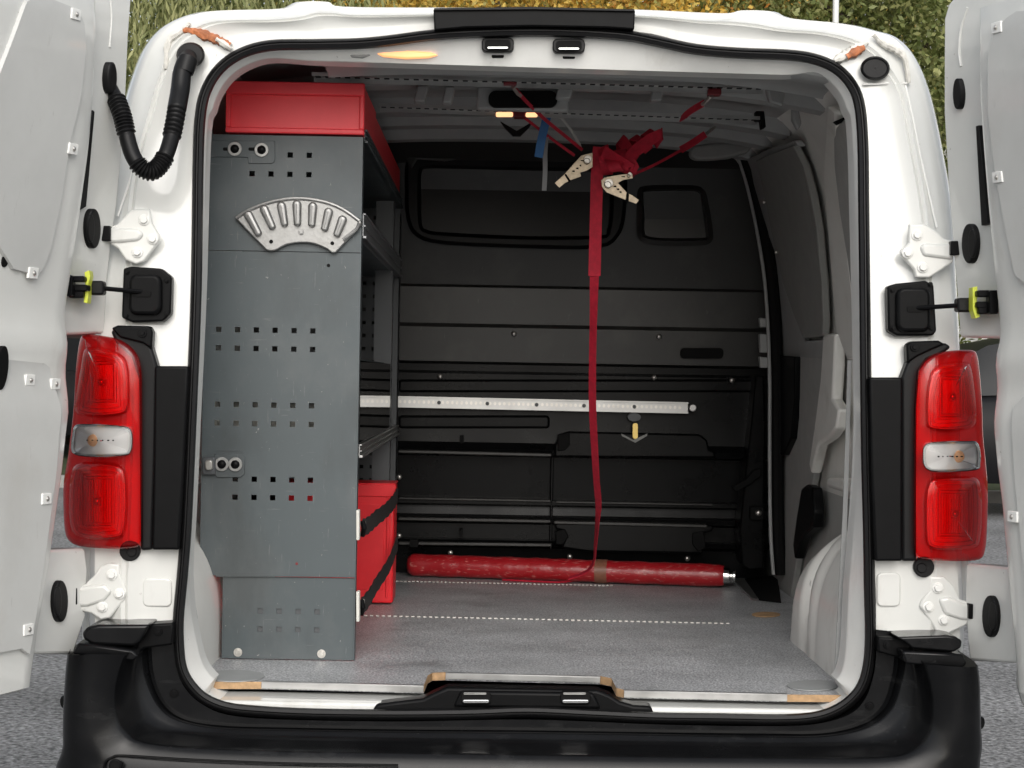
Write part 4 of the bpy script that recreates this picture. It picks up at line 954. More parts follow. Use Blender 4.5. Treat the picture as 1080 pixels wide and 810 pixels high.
# right corner of the bulkhead
bpz('corner_post', [(797,396),(806,396),(808,450),(806,520),(806,600),(790,602),(782,595),(780,560),(786,500),(792,450)], 1.98, 0.12, BULK_SHADED, bev=0.006)
bpz('corner_strap', [(772,514),(786,506),(796,495),(803,494),(803,502),(790,512),(776,519)], 1.955, 0.02, MARK, bev=0.003)
bpz('corner_plate', rrect(791,534,806,549,3), 1.955, 0.03, MARK, bev=0.003)
MB().dome(at(800,541,1.95), (0,-1,0), 0.010, 0.007, 14, 3).build('bolt', ZINC, bulk)
for v0_, v1_ in ((335,345),(352,372),(376,388)):
    bpz('pillar_bracket', [(801,v0_),(810,v0_+1),(811,v1_),(802,v1_)], 1.90, 0.03, CEIL, bev=0.003)

# ================================================================== SHELF UNIT
SYF = 0.40                                   # front plane of the shelf unit
sh = thing('shelf_unit', (-0.53, SYF, FZ), 'dark grey steel shelving along the left wall with perforated end panel', 'shelving')
def P(u, v, Y=SYF): return at(u, v, Y)
def holed_panel(name, x0, x1, z0, z1, Y, th, holes, hs, m, parent, bev=0):
    """sheet with real square holes: a rectilinear grid without the hole cells"""
    X = sorted(set([x0, x1]+[round(h[0]-hs/2, 5) for h in holes]+[round(h[0]+hs/2, 5) for h in holes]))
    Z = sorted(set([z0, z1]+[round(h[1]-hs/2, 5) for h in holes]+[round(h[1]+hs/2, 5) for h in holes]))
    hole = {(round(h[0]-hs/2, 5), round(h[1]-hs/2, 5)) for h in holes}
    vid = {}; V = []; F = []
    def vi(x, z):
        if (x, z) not in vid: vid[(x, z)] = len(V); V.append(Vector((x, Y, z)))
        return vid[(x, z)]
    for i in range(len(X)-1):
        for j in range(len(Z)-1):
            cx, cz = (X[i]+X[i+1])/2, (Z[j]+Z[j+1])/2
            if any(abs(cx-h[0]) < hs/2 and abs(cz-h[1]) < hs/2 for h in holes): continue
            F.append((vi(X[i], Z[j]), vi(X[i+1], Z[j]), vi(X[i+1], Z[j+1]), vi(X[i], Z[j+1])))
    o = mk(name, V, F, m, parent, smooth=False, recalc=False)
    sd_ = o.modifiers.new('solidify', 'SOLIDIFY'); sd_.thickness = th; sd_.offset = -1
    return o
xr = P(378.5, 400).x; xl = P(214, 400).x
zt = P(300, 143).z; zs = P(300, 265).z; zm = P(300, 608).z
colsx = [P(u, 358).x for u in (230.5,250.4,270.2,290,310,329.8)]
cols2 = [P(u, 515).x for u in (248,268,287.7,307.5,327.2)]
cols0 = [P(u, 175).x for u in (266,286,306,326)]
cols3 = [P(u, 655).x for u in (274,294,314,334)]
def rz(v, u=290): return P(u, v).z
hs = 0.0115
main = holed_panel('end_panel', xl, xr, zm, zs-0.0015, SYF, 0.002, [(x, rz(v)) for v in (348.3,367.9,427.3,447.1) for x in colsx]+[(x, rz(v)) for v in (505.8,525) for x in cols2]+[(P(346.5,280).x, rz(280))]*0, hs, ANTH, sh)
holed_panel('end_panel', xl+0.008, xr, zs, zt, SYF-0.001, 0.002, [(x, rz(163.2)) for x in cols0[2:]]+[(x, rz(183.6)) for x in cols0], hs, ANTH, sh)
holed_panel('end_panel', P(234,650).x, xr, FZ+0.002, zm-0.002, SYF+0.006, 0.002, [(x, rz(v)) for v in (645,664.2) for x in cols3], hs, ANTH, sh)
MB().prism(pxs([(228,606.5),(375,606.5),(375,608.2),(228,608.2)], SYF-0.001), (0,0.012,0)).build('panel_fold', ANTH, sh)
# folded side flanges of the end panel
boxo('panel_flange', (xr-0.002, SYF+0.002, FZ+0.002), (xr, SYF+0.035, zt), ANTH, sh)
boxo('panel_flange', (xl, SYF+0.002, zm), (xl+0.002, SYF+0.035, zt), ANTH, sh)
boxo('panel_backing', (P(234,650).x, SYF+0.010, FZ+0.002), (xr-0.004, SYF+0.012, zm-0.004), DARKST, sh)
for u, v in ((346.5,280),):
    MB().cyl(at(u, v, SYF-0.0005), (0,-1,0), 0.0038, 0.0008, 12).build('panel_hole', MARK, sh)
for u, v in ((251,688),(339,689.5)):
    MB().cyl(at(u, v, SYF+0.006), (0,-1,0), 0.0095, 0.002, 18).cyl(at(u, v, SYF+0.004), (0,-1,0), 0.006, 0.004, 6).build('bolt', ZINC, sh, bev=0.0006)
MB().cyl(at(313,594.5,SYF-0.0005), (0,-1,0), 0.003, 0.0008, 10).build('panel_hole', REDLAMP, sh)
def capbolt(u, v, Y, parent, r=0.0155):
    p = at(u, v, Y)
    b_ = MB().cyl(p, (0,-1,0), r, 0.004, 24).build('bolt_washer', CAST, parent, bev=0.001)
    MB().dome(p+Vector((0,-0.004,0)), (0,-1,0), r*0.62, 0.006, 18, 4).build('bolt_cap', BLACK, b_)
bk1 = px_prism('wall_bracket', [(219,148),(290,148.5),(290,170),(287,172.5),(262,172.5),(261,166),(219,165.5)], SYF-0.004, 0.003, ANTH, sh, bev=0.001)
capbolt(247.8,157.2,SYF-0.004,bk1); capbolt(276,158.3,SYF-0.004,bk1)
for u in (239, 266): px_prism('bracket_slot', rrect(u-4,155.5,u+8,159,1.5), SYF-0.0045, 0.001, MARK, bk1)
bk2 = px_prism('wall_bracket', [(226,479),(256,479),(258,482),(258,500),(254,503.5),(229,503.5),(226,500)], SYF-0.004, 0.003, ANTH, sh, bev=0.001)
px_prism('bracket_lug', rrect(213,482,227,501,2), SYF-0.014, 0.012, DARKST, bk2, bev=0.003)
px_prism('bracket_lug', rrect(216,485,224,496,3), SYF-0.024, 0.012, ZINC, bk2, bev=0.003)
capbolt(234,489.6,SYF-0.004,bk2); capbolt(248.3,489.8,SYF-0.004,bk2)
px_prism('bracket_ridge', [(228,474),(254,474.5),(254,476),(228,475.5)], SYF-0.0015, 0.001, ANTH, sh)
# fan-shaped cast holder bolted to the end panel
fan = cr([(247.5,229.5),(262,220),(285,211.5),(312.6,207.5),(340,211),(362,219),(381,232)], 5)+[(381.5,237),(378,242)]+[(366,254),(354,266.8),(350,267)]+cr([(345,263),(332,257.5),(318.5,256),(303,258),(291,264)], 4)+[(285,265.2),(281,264),(264,247)]
fh = px_prism('fan_holder', fan, SYF-0.014, 0.012, CAST, sh, bev=0.003, seg=3)
tag(fh, 'fan-shaped cast aluminium holder with seven rounded lugs')
rim = cr([(249,230),(264,221),(286,213),(312.6,209.3),(340,212.5),(361,220.5),(379,233)], 5)
MB().tube([at(a, b, SYF-0.015) for a, b in rim], 0.004, 8).build('holder_rim', CAST, fh)
MB().tube([at(a, b, SYF-0.015) for a, b in ((379,235),(376,242),(362,253))], 0.004, 8).build('holder_rim', CAST, fh)
for (a, b), (c, d) in (((263,228),(273,246.5)),((279.5,222),(287.5,239.5)),((297.3,218.5),(300.5,236.5)),((313.4,217),(314,236)),((330,219),(329,237)),((346.5,225),(342.5,241.5)),((361,233),(355.5,247.5))):
    A = at(a, b, SYF-0.014); B = at(c, d, SYF-0.014); D = (B-A).normalized(); N = Vector((0,-1,0)).cross(D)
    w1, w2 = 0.0098, 0.0078
    ring = []
    for k in range(9): t = math.pi*k/8; ring.append((A-D*w1*0.2, N*math.cos(t)*w1-D*math.sin(t)*w1))
    for k in range(9): t = math.pi*k/8; ring.append((B, -N*math.cos(t)*w2+D*math.sin(t)*w2*0.7))
    rr_ = [[c_+o_*1.0 for c_, o_ in ring], [c_+o_*0.96+Vector((0,-0.009,0)) for c_, o_ in ring], [c_+o_*0.72+Vector((0,-0.0125,0)) for c_, o_ in ring], [c_+o_*0.5+Vector((0,-0.0133,0)) for c_, o_ in ring], [c_+o_*0.05+Vector((0,-0.0136,0)) for c_, o_ in ring]]
    lug = MB().loft(rr_, True).build('holder_lug', CAST, fh, angle=40)
    MB().cyl(B+D*0.0005+Vector((0,-0.006,0)), (0,-1,0), 0.0052, 0.0036, 12).build('lug_socket', CAST, lug)
for u, v in ((286,254.8),(350.5,256.5)): MB().cyl(at(u, v, SYF-0.0145), (0,-1,0), 0.0042, 0.0012, 12).build('holder_hole', MARK, fh)
MB().cyl(at(317.6,244.8,SYF-0.0145), (0,-1,0), 0.006, 0.002, 16).cyl(at(317.6,244.8,SYF-0.0165), (0,-1,0), 0.004, 0.002, 16).build('holder_pin', CAST, fh, bev=0.0006)
# body of the shelving
YB = 2.0
for y in (1.15, YB):
    n_h = [(xl+0.05+0.03*i, FZ+0.1+0.04*j) for i in range(9) for j in range(26)]
    n_h = [h for h in n_h if h[0] < xr-0.02]
    if y == YB: holed_panel('inner_end_panel', xl, xr, FZ+0.002, zt, y, 0.002, n_h, 0.011, DARKST, sh)
for y, wv in ((1.62, 0.05), (YB, 0.05)):
    pn = holed_panel('upright', 0, wv, FZ+0.002, zt-0.02, 0, 0.003, [(0.025, FZ+0.06+0.035*j) for j in range(30)], 0.010, DARKST, sh)
    # turned to face the aisle
    pn.rotation_euler = (0, 0, 0)
    me = pn.data
    for vtx in me.vertices:
        wx, wz = vtx.co.x+OFF[sh].x, vtx.co.z
        vtx.co.x = xr+0.0-OFF[sh].x; vtx.co.y = y+wx-OFF[sh].y
    boxo('upright_flange', (xr-0.05, y+0.002, FZ+0.002), (xr-0.004, y+0.004, zt-0.02), DARKST, sh)
def shelf(z, lip, mlip, y1=YB):
    s_ = boxo('shelf_board', (xl+0.005, SYF+0.04, z-0.003), (xr-0.004, y1-0.01, z), ANTH, sh)
    lo = z-0.004; m = MB()
    m.box((xr-0.003, SYF+0.04, lo), (xr+0.002, y1-0.01, lo+lip)); m.box((xr-0.012, SYF+0.04, lo+lip-0.004), (xr+0.006, y1-0.01, lo+lip)); m.box((xr-0.012, SYF+0.04, lo), (xr+0.008, y1-0.01, lo+0.006)); m.box((xr+0.0015, SYF+0.04, lo+lip*0.45), (xr+0.006, y1-0.01, lo+lip*0.55))
    m.build('shelf_lip', mlip, s_, bev=0.001)
z1 = P(379,248).z; z2 = P(379,482).z
shelf(z1, 0.055, mat('brushed_grey_lip', (0.34,0.35,0.36), 0.35, metal=0.7)); shelf(z2, 0.030, ALU); shelf(zt-0.004, 0.03, ANTH); 
boxo('shelf_board', (xl+0.005, SYF+0.04, P(379,378).z-0.003), (xr-0.02, YB-0.01, P(379,378).z), ANTH, sh)
ap = boxo('clear_stop_panel', (xr-0.003, SYF+0.05, z2+0.028), (xr, 1.60, P(380,380).z), ACRYL, sh)
# pale box seen through the holes
pb = boxo('storage_box', (P(222,430).x, SYF+0.05, z2+0.003), (P(345,430).x, SYF+0.35, z2+0.17), PALE, None, bev=0.01)
tag(pb, 'pale plastic box on the middle shelf, glimpsed through the panel holes', 'box')

# ------------------------------------------------------------------ red bins on top
def redbin(name, x0, x1, y0, y1, z0, z1, lab):
    t = thing(name, ((x0+x1)/2, y0, z0), lab, 'storage bin', 'red bins on top of the shelving')
    th = 0.003; r = 0.012
    boxo('base', (x0+th, y0+th, z0), (x1-th, y1-th, z0+0.003), RED, t)
    boxo('side', (x1-th, y0+0.001, z0), (x1, y1-0.001, z1), RED, t, bev=0.001); boxo('side', (x0, y0+0.001, z0), (x0+th, y1-0.001, z1), RED, t, bev=0.001)
    boxo('back', (x0+th, y1-th, z0), (x1-th, y1, z1), RED, t)
    boxo('front', (x0+0.006, y0+0.008, z0+0.006), (x1-0.006, y0+0.011, z1-0.026), RED, t)
    boxo('front_rim', (x0-0.002, y0, z0-0.002), (x1+0.003, y0+0.010, z0+0.010), RED, t, bev=0.0025)
    boxo('front_rim', (x0-0.002, y0, z0+0.010), (x0+0.009, y0+0.010, z1-0.02), RED, t, bev=0.0025); boxo('front_rim', (x1-0.008, y0, z0+0.010), (x1+0.003, y0+0.010, z1-0.02), RED, t, bev=0.0025)
    boxo('front_rim', (x0-0.002, y0-0.004, z1-0.027), (x1+0.003, y0+0.010, z1+0.001), RED, t, bev=0.003)
    return t
rx0 = P(239,110,0.385).x; rx1 = P(383,110,0.385).x; rz0 = P(310,140,0.385).z; rz1 = P(310,87,0.385).z
zt2 = rz0-0.0
redbin('red_bin', rx0, rx1, 0.385, 0.80, zt+0.005, rz1, 'red sheet-metal bin on top of the shelving, nearest the doors')
redbin('red_bin', rx0, rx1-0.004, 0.806, 1.98, zt+0.005, rz1-0.004, 'long red bin on top of the shelving, behind the front bin')
# drop skirt of the bins towards the aisle is the sheet side itself; red crate at the bottom
cY = 1.37
cx1 = at(415,580,cY).x; cz1 = at(400,512,cY).z
cr_ = thing('red_crate', (cx1-0.15, cY, FZ), 'red plastic crate standing on the floor behind the shelf end panel', 'crate')
boxo('crate_front', (cx1-0.32, cY, FZ+0.004), (cx1, cY+0.012, cz1), REDP, cr_, bev=0.006, seg=3)
boxo('crate_side', (cx1-0.012, cY+0.012, FZ+0.004), (cx1, cY+0.13, cz1), REDP, cr_, bev=0.004); boxo('crate_side', (cx1-0.32, cY+0.012, FZ+0.004), (cx1-0.308, cY+0.13, cz1), REDP, cr_, bev=0.004)
boxo('crate_back', (cx1-0.32, cY+0.13, FZ+0.004), (cx1, cY+0.142, cz1), REDP, cr_, bev=0.004); boxo('crate_base', (cx1-0.308, cY+0.012, FZ+0.003), (cx1-0.012, cY+0.13, FZ+0.012), REDP, cr_)
boxo('crate_lid', (cx1-0.32, cY-0.004, cz1+0.001), (cx1+0.002, cY+0.144, cz1+0.006), REDP, cr_, bev=0.002)
boxo('crate_rim', (cx1-0.325, cY-0.006, cz1-0.03), (cx1+0.004, cY-0.0005, cz1+0.002), REDP, cr_, bev=0.002)
boxo('crate_rib', (cx1-0.020, cY-0.005, FZ+0.02), (cx1-0.012, cY-0.0005, cz1-0.03), REDP, cr_, bev=0.002); boxo('crate_rib', (cx1-0.17, cY-0.005, FZ+0.02), (cx1-0.162, cY-0.0005, cz1-0.03), REDP, cr_, bev=0.002)
boxo('crate_panel', (cx1-0.155, cY-0.003, FZ+0.04), (cx1-0.027, cY-0.0004, cz1-0.05), REDP, cr_, bev=0.002)
# black straps across the crate
def ribbon(mb, pts, wv, th=0.0015):
    """flat band: pts centre line, wv half width vector per point"""
    n = len(pts); rows = []
    for i, p in enumerate(pts):
        t = (pts[min(i+1, n-1)]-pts[max(i-1, 0)]).normalized(); w_ = wv[i]; nn = t.cross(w_)
        nn = nn.normalized()*th if nn.length > 1e-9 else Vector((0,th,0))
        rows.append([p+w_+nn, p-w_+nn, p-w_-nn, p+w_-nn])
    mb.loft(rows, True, True); return mb
def strap(ctrl, lab, tabv):
    c = cr(ctrl, 8); pts = [at(*q) for q in c]; pts = [Vector((max(p.x, xr+0.010), p.y, p.z)) for p in pts]
    t = thing('black_strap', pts[0], lab, 'strap', 'black straps at the red crate')
    n = len(pts)
    ribbon(MB(), pts, [Vector((0.004*math.sin(i*0.5), 0, 1)).normalized()*0.019*(1+0.10*math.sin(i*1.7)) for i in range(n)], 0.0018).build('webbing', BLKWEB, t)
    p = pts[0]; px_prism('strap_tab', rrect(375.5, tabv-16, 379, tabv+16, 1.2), SYF-0.004, 0.03, PALE, t, bev=0.002)
    MB().cyl(Vector((p.x-0.004, p.y+0.03, p.z)), (1,0,0), 0.014, 0.008, 16).build('strap_button', PALE, t, bev=0.003)
    MB().tube([p+Vector((0,-0.01,-0.015)), p+Vector((0.004,-0.02,0)), p+Vector((0,-0.01,0.015))], 0.006, 8).build('strap_buckle', BLACK, t)
strap([(381,557,0.46),(390,551,0.75),(404,541,1.05),(414,531,1.25),(419,522,1.36)], 'upper black strap across the red crate', 554)
strap([(381,640,0.46),(389,628,0.75),(400,612,1.0),(411,594,1.2),(419,572,1.36)], 'lower black strap across the red crate', 640)

# ------------------------------------------------------------------ red wrapped pole on the floor
r_ = 0.034
A = atz(434,601,FZ); B = atz(764,621,FZ)
A = Vector((A.x, min(A.y, 2.06), FZ+r_+0.003)); B = Vector((B.x, B.y+0.02, FZ+r_+0.003))
D = (B-A)
pole = thing('red_pole', ((A.x+B.x)/2, (A.y+B.y)/2, FZ), 'long red film-wrapped tube lying on the floor before the bulkhead', 'tube')
n = 70; pts = [A+D*(i/n) for i in range(n+1)]
rr = [r_*(1+0.02*math.sin(i*0.9)+0.02*random.uniform(-1, 1)) for i in range(n+1)]; rr[0] *= 0.8; rr[-1] *= 0.85
MB().tube(pts, rr, 18).build('wrapped_tube', TUBE, pole, angle=70)
Dn = D.normalized()
MB().cyl(B-Dn*0.005, Dn, r_*0.72, 0.022, 20, r_*0.66).cyl(B+Dn*0.017, Dn, r_*0.4, 0.010, 16).cyl(B+Dn*0.027, Dn, r_*0.55, 0.008, 16).build('steel_end', CHROME, pole, bev=0.001)
tp = A+D*0.60
MB().tube([tp+Dn*(0.012*k) for k in range(4)], [r_*1.075]*4, 18).build('tape_wrap', mat('brown_tape', (0.30,0.13,0.08), 0.35, var=0.3, vscale=40), pole)

# ------------------------------------------------------------------ red lashing straps under the ceiling
BY = 1.0
ls = thing('lashing_strap', at(628,612,1.72), 'tangled red lashing strap hung from the ceiling rails with a long loose end', 'lashing strap')
def rib(name, ctrl, w0, parent, m=REDWEB, th=0.0012, face=None, n=8):
    c = cr(ctrl, n); pts = [at(a, b, y) for a, b, y, *_ in c]
    wv = []
    N = len(pts)
    for i, q in enumerate(c):
        tw = q[3] if len(q) > 3 else 0
        t = (pts[min(i+1, N-1)]-pts[max(i-1, 0)]).normalized()
        s_ = t.cross(Vector((0,1,0)))
        s_ = s_.normalized() if s_.length > 1e-4 else Vector((1,0,0))
        d = t.cross(s_)
        wv.append((s_*math.cos(tw)+d*math.sin(tw))*w0)
    return ribbon(MB(), pts, wv, th).build(name, m, parent, angle=50)
rib('hanging_end', [(632,155,BY,0.1),(630,175,BY,0.12),(629,210,BY,0.1),(628,250,BY+0.005,0.15),(627,291,BY+0.01,0.1)], 0.0152, ls)
rib('hanging_end', [(627,286,BY+0.012,0.3),(626,330,1.05,0.75),(625,380,1.12,0.8),(625,430,1.2,0.75),(627,470,1.28,0.8),(629,505,1.36,0.9),(631,530,1.43,0.9),(630,550,1.5,1.2),(628,575,1.6,1.35),(626,592,1.66,1.45),(618,603,1.70,1.4),(600,610,1.72,1.4)], 0.0115, ls)
MB().tube([fl(u, v, FZ+0.004) for u, v in cr([(606,612.8),(588,614),(560,613),(530,611.5)], 5)], 0.003, 6).build('loose_thread', REDWEB, ls)
# knot: coils of webbing
def coil(ax0, ax1, rad, turns, w0, ph, name, r1=None):
    A = at(*ax0); B = at(*ax1); D = (B-A); Dn = D.normalized(); U = Dn.orthogonal().normalized(); Vv = Dn.cross(U)
    n = int(turns*40); pts = []; wv = []
    for i in range(n+1):
        f = i/n; t = ph+f*turns*2*math.pi
        rd = lerp(rad, r1 or rad, f)*(1+0.30*math.sin(t*1.7+ph)+0.10*math.sin(t*3.1))
        p = A+D*f+(U*math.cos(t)+Vv*math.sin(t)*0.75)*rd
        pts.append(p); wv.append((Dn+0.55*math.sin(t*0.83+ph)*(U*math.cos(t)+Vv*math.sin(t))+0.3*U*math.sin(t*1.3)).normalized()*w0)
    ribbon(MB(), pts, wv, 0.0012).build(name, REDWEB, ls, angle=50)
coil((634,170,BY),(664,172,BY), 0.030, 2.6, 0.015, 0.3, 'webbing_coil'); coil((650,164,BY+0.02),(682,152,BY+0.02), 0.032, 2.7, 0.015, 2.0, 'webbing_coil', 0.022)
coil((668,156,BY+0.0),(697,142,BY+0.01), 0.024, 2.4, 0.014, 4.0, 'webbing_coil', 0.016); coil((640,176,BY-0.01),(662,168,BY-0.02), 0.026, 1.6, 0.016, 5.1, 'webbing_coil')
rib('webbing_fold', [(636,160,BY-0.02,0.3),(655,170,BY-0.04,0.9),(668,178,BY-0.03,0.4),(664,166,BY-0.04,-0.5),(682,150,BY-0.03,0.2),(697,141,BY-0.02,0.8)], 0.015, ls)
rib('webbing_arm', [(542,92,0.44,0.2),(556,108,0.6,0.3),(576,127,0.75,0.2),(598,145,0.9,0.2),(614,158,BY,0.2)], 0.004, ls)
rib('webbing_arm', [(553,124,0.95,0.2),(580,145,1.0,0.3),(606,164,BY,0.2)], 0.0035, ls)
for (u, v, Y) in ((538,86,0.42),(754,97,0.42),(549,121,0.93)):
    px_prism('rail_hook', rrect(u-7,v-4,u+7,v+3,1.2), Y, 0.03, REDLAMP, ls, bev=0.003)
MB().tube([at(541,92,0.43), at(546,99,0.46), at(549,101,0.50)], 0.004, 8).build('hook_wire', ZINC, ls)
MB().tube([at(750,101,0.43), at(744,108,0.46), at(741,110,0.48)], 0.0045, 8).build('hook_wire', ZINC, ls)
rib('webbing_arm', [(742,109,0.48,0.3),(730,116,0.55,0.3),(722,122,0.62,0.3),(718,125,0.66,0.5)], 0.008, ls)
MB().tube([at(577,120,0.97), at(592,124,0.97), at(603,138,0.98), at(611,152,0.99), at(613,158,BY)], 0.0035, 8).build('wire_loop', CORD2, ls)

def ratchet(name, plate, handle, band_, marks, Y, lab, pins):
    t = thing(name, at(plate[0][0], plate[0][1], Y), lab, 'ratchet buckle', 'ratchet buckles on the red straps')
    px_prism('side_plate', plate, Y-0.030, 0.005, GALV, t, bev=0.0006); px_prism('side_plate', plate, Y-0.006, 0.005, GALV, t, bev=0.0006)
    if handle:
        px_prism('handle', handle, Y-0.033, 0.0025, GALV, t, bev=0.0006); px_prism('handle', handle, Y-0.001, 0.0025, GALV, t, bev=0.0006)
    px_prism('grip_band', band_, Y-0.035, 0.036, MARK, t, bev=0.001)
    for u, v, r in pins:
        MB().cyl(at(u, v, Y+0.004), (0,-1,0), r, 0.042, 16).build('spool_pin', ZINC, t, bev=0.001)
        MB().tube([at(u, v, Y-0.0395)+Vector((math.cos(q)*r*0.75, 0, math.sin(q)*r*0.75)) for q in np.linspace(0, 2*math.pi, 14, endpoint=False)], 0.0007, 5, True).build('pin_groove', MARK, t)
    m = MB()
    for u, v, du, dv in marks: m.prism(pxs([(u,v),(u+du,v-dv*0.3),(u+du*1.1,v+dv),(u+du*0.3,v+dv*0.8)], Y-(0.0345 if handle else 0.0308)), (0,0.0008,0))
    m.build('stamped_marks', MARK, t)
ratchet('ratchet_buckle', [(625,161),(625,176),(619,180),(612,182),(613,186),(602,190),(596,193),(590,198),(585,193),(595,184),(603,175),(613,164)], None, [(595.5,184),(597,183),(602,190.5),(600,191.5)],
        [(603,180,3,1.5),(607,177,3,1.6),(611,174,2,1.6),(612,169,4,1)], BY-0.01, 'pale metal ratchet buckle pointing down left from the knot', [(619,170,0.010)])
ratchet('ratchet_buckle', [(634,190),(638,187),(645,188),(652,193),(661,203),(667,206),(674,211),(671,215),(663,212),(650,207),(640,203),(635,197)], [(635,190),(640,186.5),(655,184),(667,183),(667.5,188),(657,190),(648,195),(640,195)],
        [(661,203),(663.5,204.5),(663,212.5),(660,211)], [(647,196,3,1.5),(650,199,3,1.6),(653,202,2.4,1.5),(655,186,4,1)], BY, 'pale metal ratchet buckle hanging open like a V right of the knot', [(641,195,0.011),(663,185.5,0.005)])
rs = rib('thin_red_strap', [(668,184,BY),(690,174,1.05),(712,162,1.1),(726,154,1.13),(744,142,1.15)], 0.0035, None); rib('cord_sleeve', [(718,158,1.115,0.2),(730,151,1.138,0.2),(744,141.5,1.148,0.2)], 0.009, rs); tag(rs, 'thin red strap running up right from the open ratchet buckle', 'strap')
MB().tube([at(744,142,1.15), at(750,137,1.17), at(756,132,1.18)], 0.004, 8).build('hook_wire', ZINC, rs)
bt = rib('blue_tape_strip', [(577,122,0.95,0.1),(574,135,0.95,0.15),(571,148,0.95,0.1),(568,166,0.955,0.2)], 0.0105, None, BLUE); tag(bt, 'blue strip of tape hanging from the rear ceiling rail', 'tape')
gc = rib('grey_cord_end', [(577,140,1.0,0.2),(575,160,1.0,0.3),(575,180,1.0,0.3),(574,201,1.0,0.2)], 0.0058, None, GREYCORD); tag(gc, 'thin grey strap end hanging beside the blue tape', 'strap')

# ================================================================== BACKGROUND
CARGL = mat('car_glass', (0.012,0.013,0.014), 0.4, spec=0.25)
def car(name, loc, rz_, paint, lab, glass=CARGL, scale=1.0, roofp=None):
    t = thing(name, (0,0,0), lab, 'car')
    L, W = 4.3, 0.88
    sec = [(-2.15,0.45,0.90,0.72),(-2.1,0.35,1.02,0.82),(-1.6,0.30,1.05,0.87),(-0.5,0.28,1.02,0.88),(0.8,0.28,0.98,0.88),(1.6,0.30,0.92,0.86),(2.05,0.35,0.80,0.80),(2.15,0.45,0.70,0.68)]
    rows = [[Vector((x*w_, y, lerp(z0, z1, h))) for x, h in ((-0.92,0),(-1,0.25),(-1,0.6),(-0.95,0.9),(-0.86,1),(0,1.03),(0.86,1),(0.95,0.9),(1,0.6),(1,0.25),(0.92,0))] for y, z0, z1, w_ in sec]
    b = MB().loft(rows, True, True).build('body', paint, t, angle=40)
    cab = [(-2.0,1.0,1.02,0.80),(-1.7,1.0,1.40,0.70),(-1.2,1.0,1.50,0.66),(0.0,1.0,1.50,0.66),(0.5,0.98,1.40,0.68),(1.2,0.95,0.99,0.76)]
    rows = [[Vector((x*w_, y, lerp(z0, z1, h))) for x, h in ((-1.15,0),(-1.08,0.5),(-0.95,0.95),(-0.7,1),(0.7,1),(0.95,0.95),(1.08,0.5),(1.15,0))] for y, z0, z1, w_ in cab]
    MB().loft(rows, False, True).build('glasshouse', glass, t, angle=30)
    MB().box((-0.60,-1.35,1.46), (0.60,0.15,1.53)).build('roof', roofp or paint, t, bev=0.02)
    for s_ in (-1, 1):
        for y in (-1.32, 1.35):
            wh = MB().cyl((s_*0.86-0.10, y, 0.32), (1,0,0), 0.32, 0.20, 24).build('wheel', RUBBER, t, bev=0.02)
            MB().cyl((s_*0.86+s_*0.095-0.01, y, 0.32), (1,0,0), 0.2, 0.02, 18).build('rim', ALU, wh)
        MB().box((s_*0.70-0.14,-2.18,0.72), (s_*0.70+0.14,-2.02,0.90)).build('tail_lamp', REDP, t, bev=0.02)
        MB().box((s_*0.62-0.16,2.02,0.60), (s_*0.62+0.16,2.12,0.74)).build('headlight', CHROME, t, bev=0.02)
    t.location = loc; t.rotation_euler = (0,0,rz_); t.scale = (scale,)*3
    return t
DARKP = mat('black_car_paint', (0.006,0.006,0.007), 0.5, spec=0.2); REDPAINT = mat('red_car_paint', (0.35,0.01,0.02), 0.2, coat=1)
car('parked_car', at(1056,530,13.4)*1.0-Vector((-0.2,0,at(1056,530,13.4).z)), R(90), DARKP, 'black car parked behind the van on the right', scale=1.12)
q = at(66,480,20.5); car('parked_car', Vector((q.x-0.2, 20.5, 0)), R(20), DARKP, 'dark car with a red roof parked far behind the van on the left', scale=1.12, roofp=REDPAINT)
# white building, right
WB = mat('white_render', (0.78,0.78,0.76), 0.7, var=0.06, vscale=2)
q0 = at(974,100,24).x
bd = thing('white_building', (q0+5,27,0), 'white rendered building behind the trees on the right', 'building')
boxo('wall', (q0,24,0), (q0+12,32,8.0), WB, bd); boxo('roof', (q0-0.15,23.8,8.0), (q0+12.2,32.2,8.3), TRIMM, bd)
for k in range(4):
    wn = boxo('window', (q0+1.4+2.7*k,23.95,3.6), (q0+2.8+2.7*k,24.05,5.0), TRIMM, bd); boxo('pane', (q0+1.5+2.7*k,23.94,3.7), (q0+2.7+2.7*k,23.955,4.9), GLASSD, wn)
for v0_, v1_, du in ((114,121,9),(133,135,30)): px_prism('wall_line', [(985,v0_),(985+du,v0_+0.4),(985+du,v1_),(985,v1_)], 23.97, 0.04, PALE, bd)
# lamp post
lp_x = at(881.5,10,12.0).x
post = thing('lamp_post', (lp_x,12,0), 'slim white lamp post rising behind the van roof', 'lamp post')
MB().tube([(lp_x,12,0),(lp_x,12,3),(lp_x,12,6.5)], [0.05,0.028,0.026], 12).build('pole', WHITE, post); boxo('lamp_head', (lp_x-0.12,11.2,6.45), (lp_x+0.12,12.1,6.58), GREYHANDLE, post, bev=0.02)
MB().cyl((lp_x,12,0), (0,0,1), 0.09, 0.25, 14).build('base', GREYHANDLE, post)

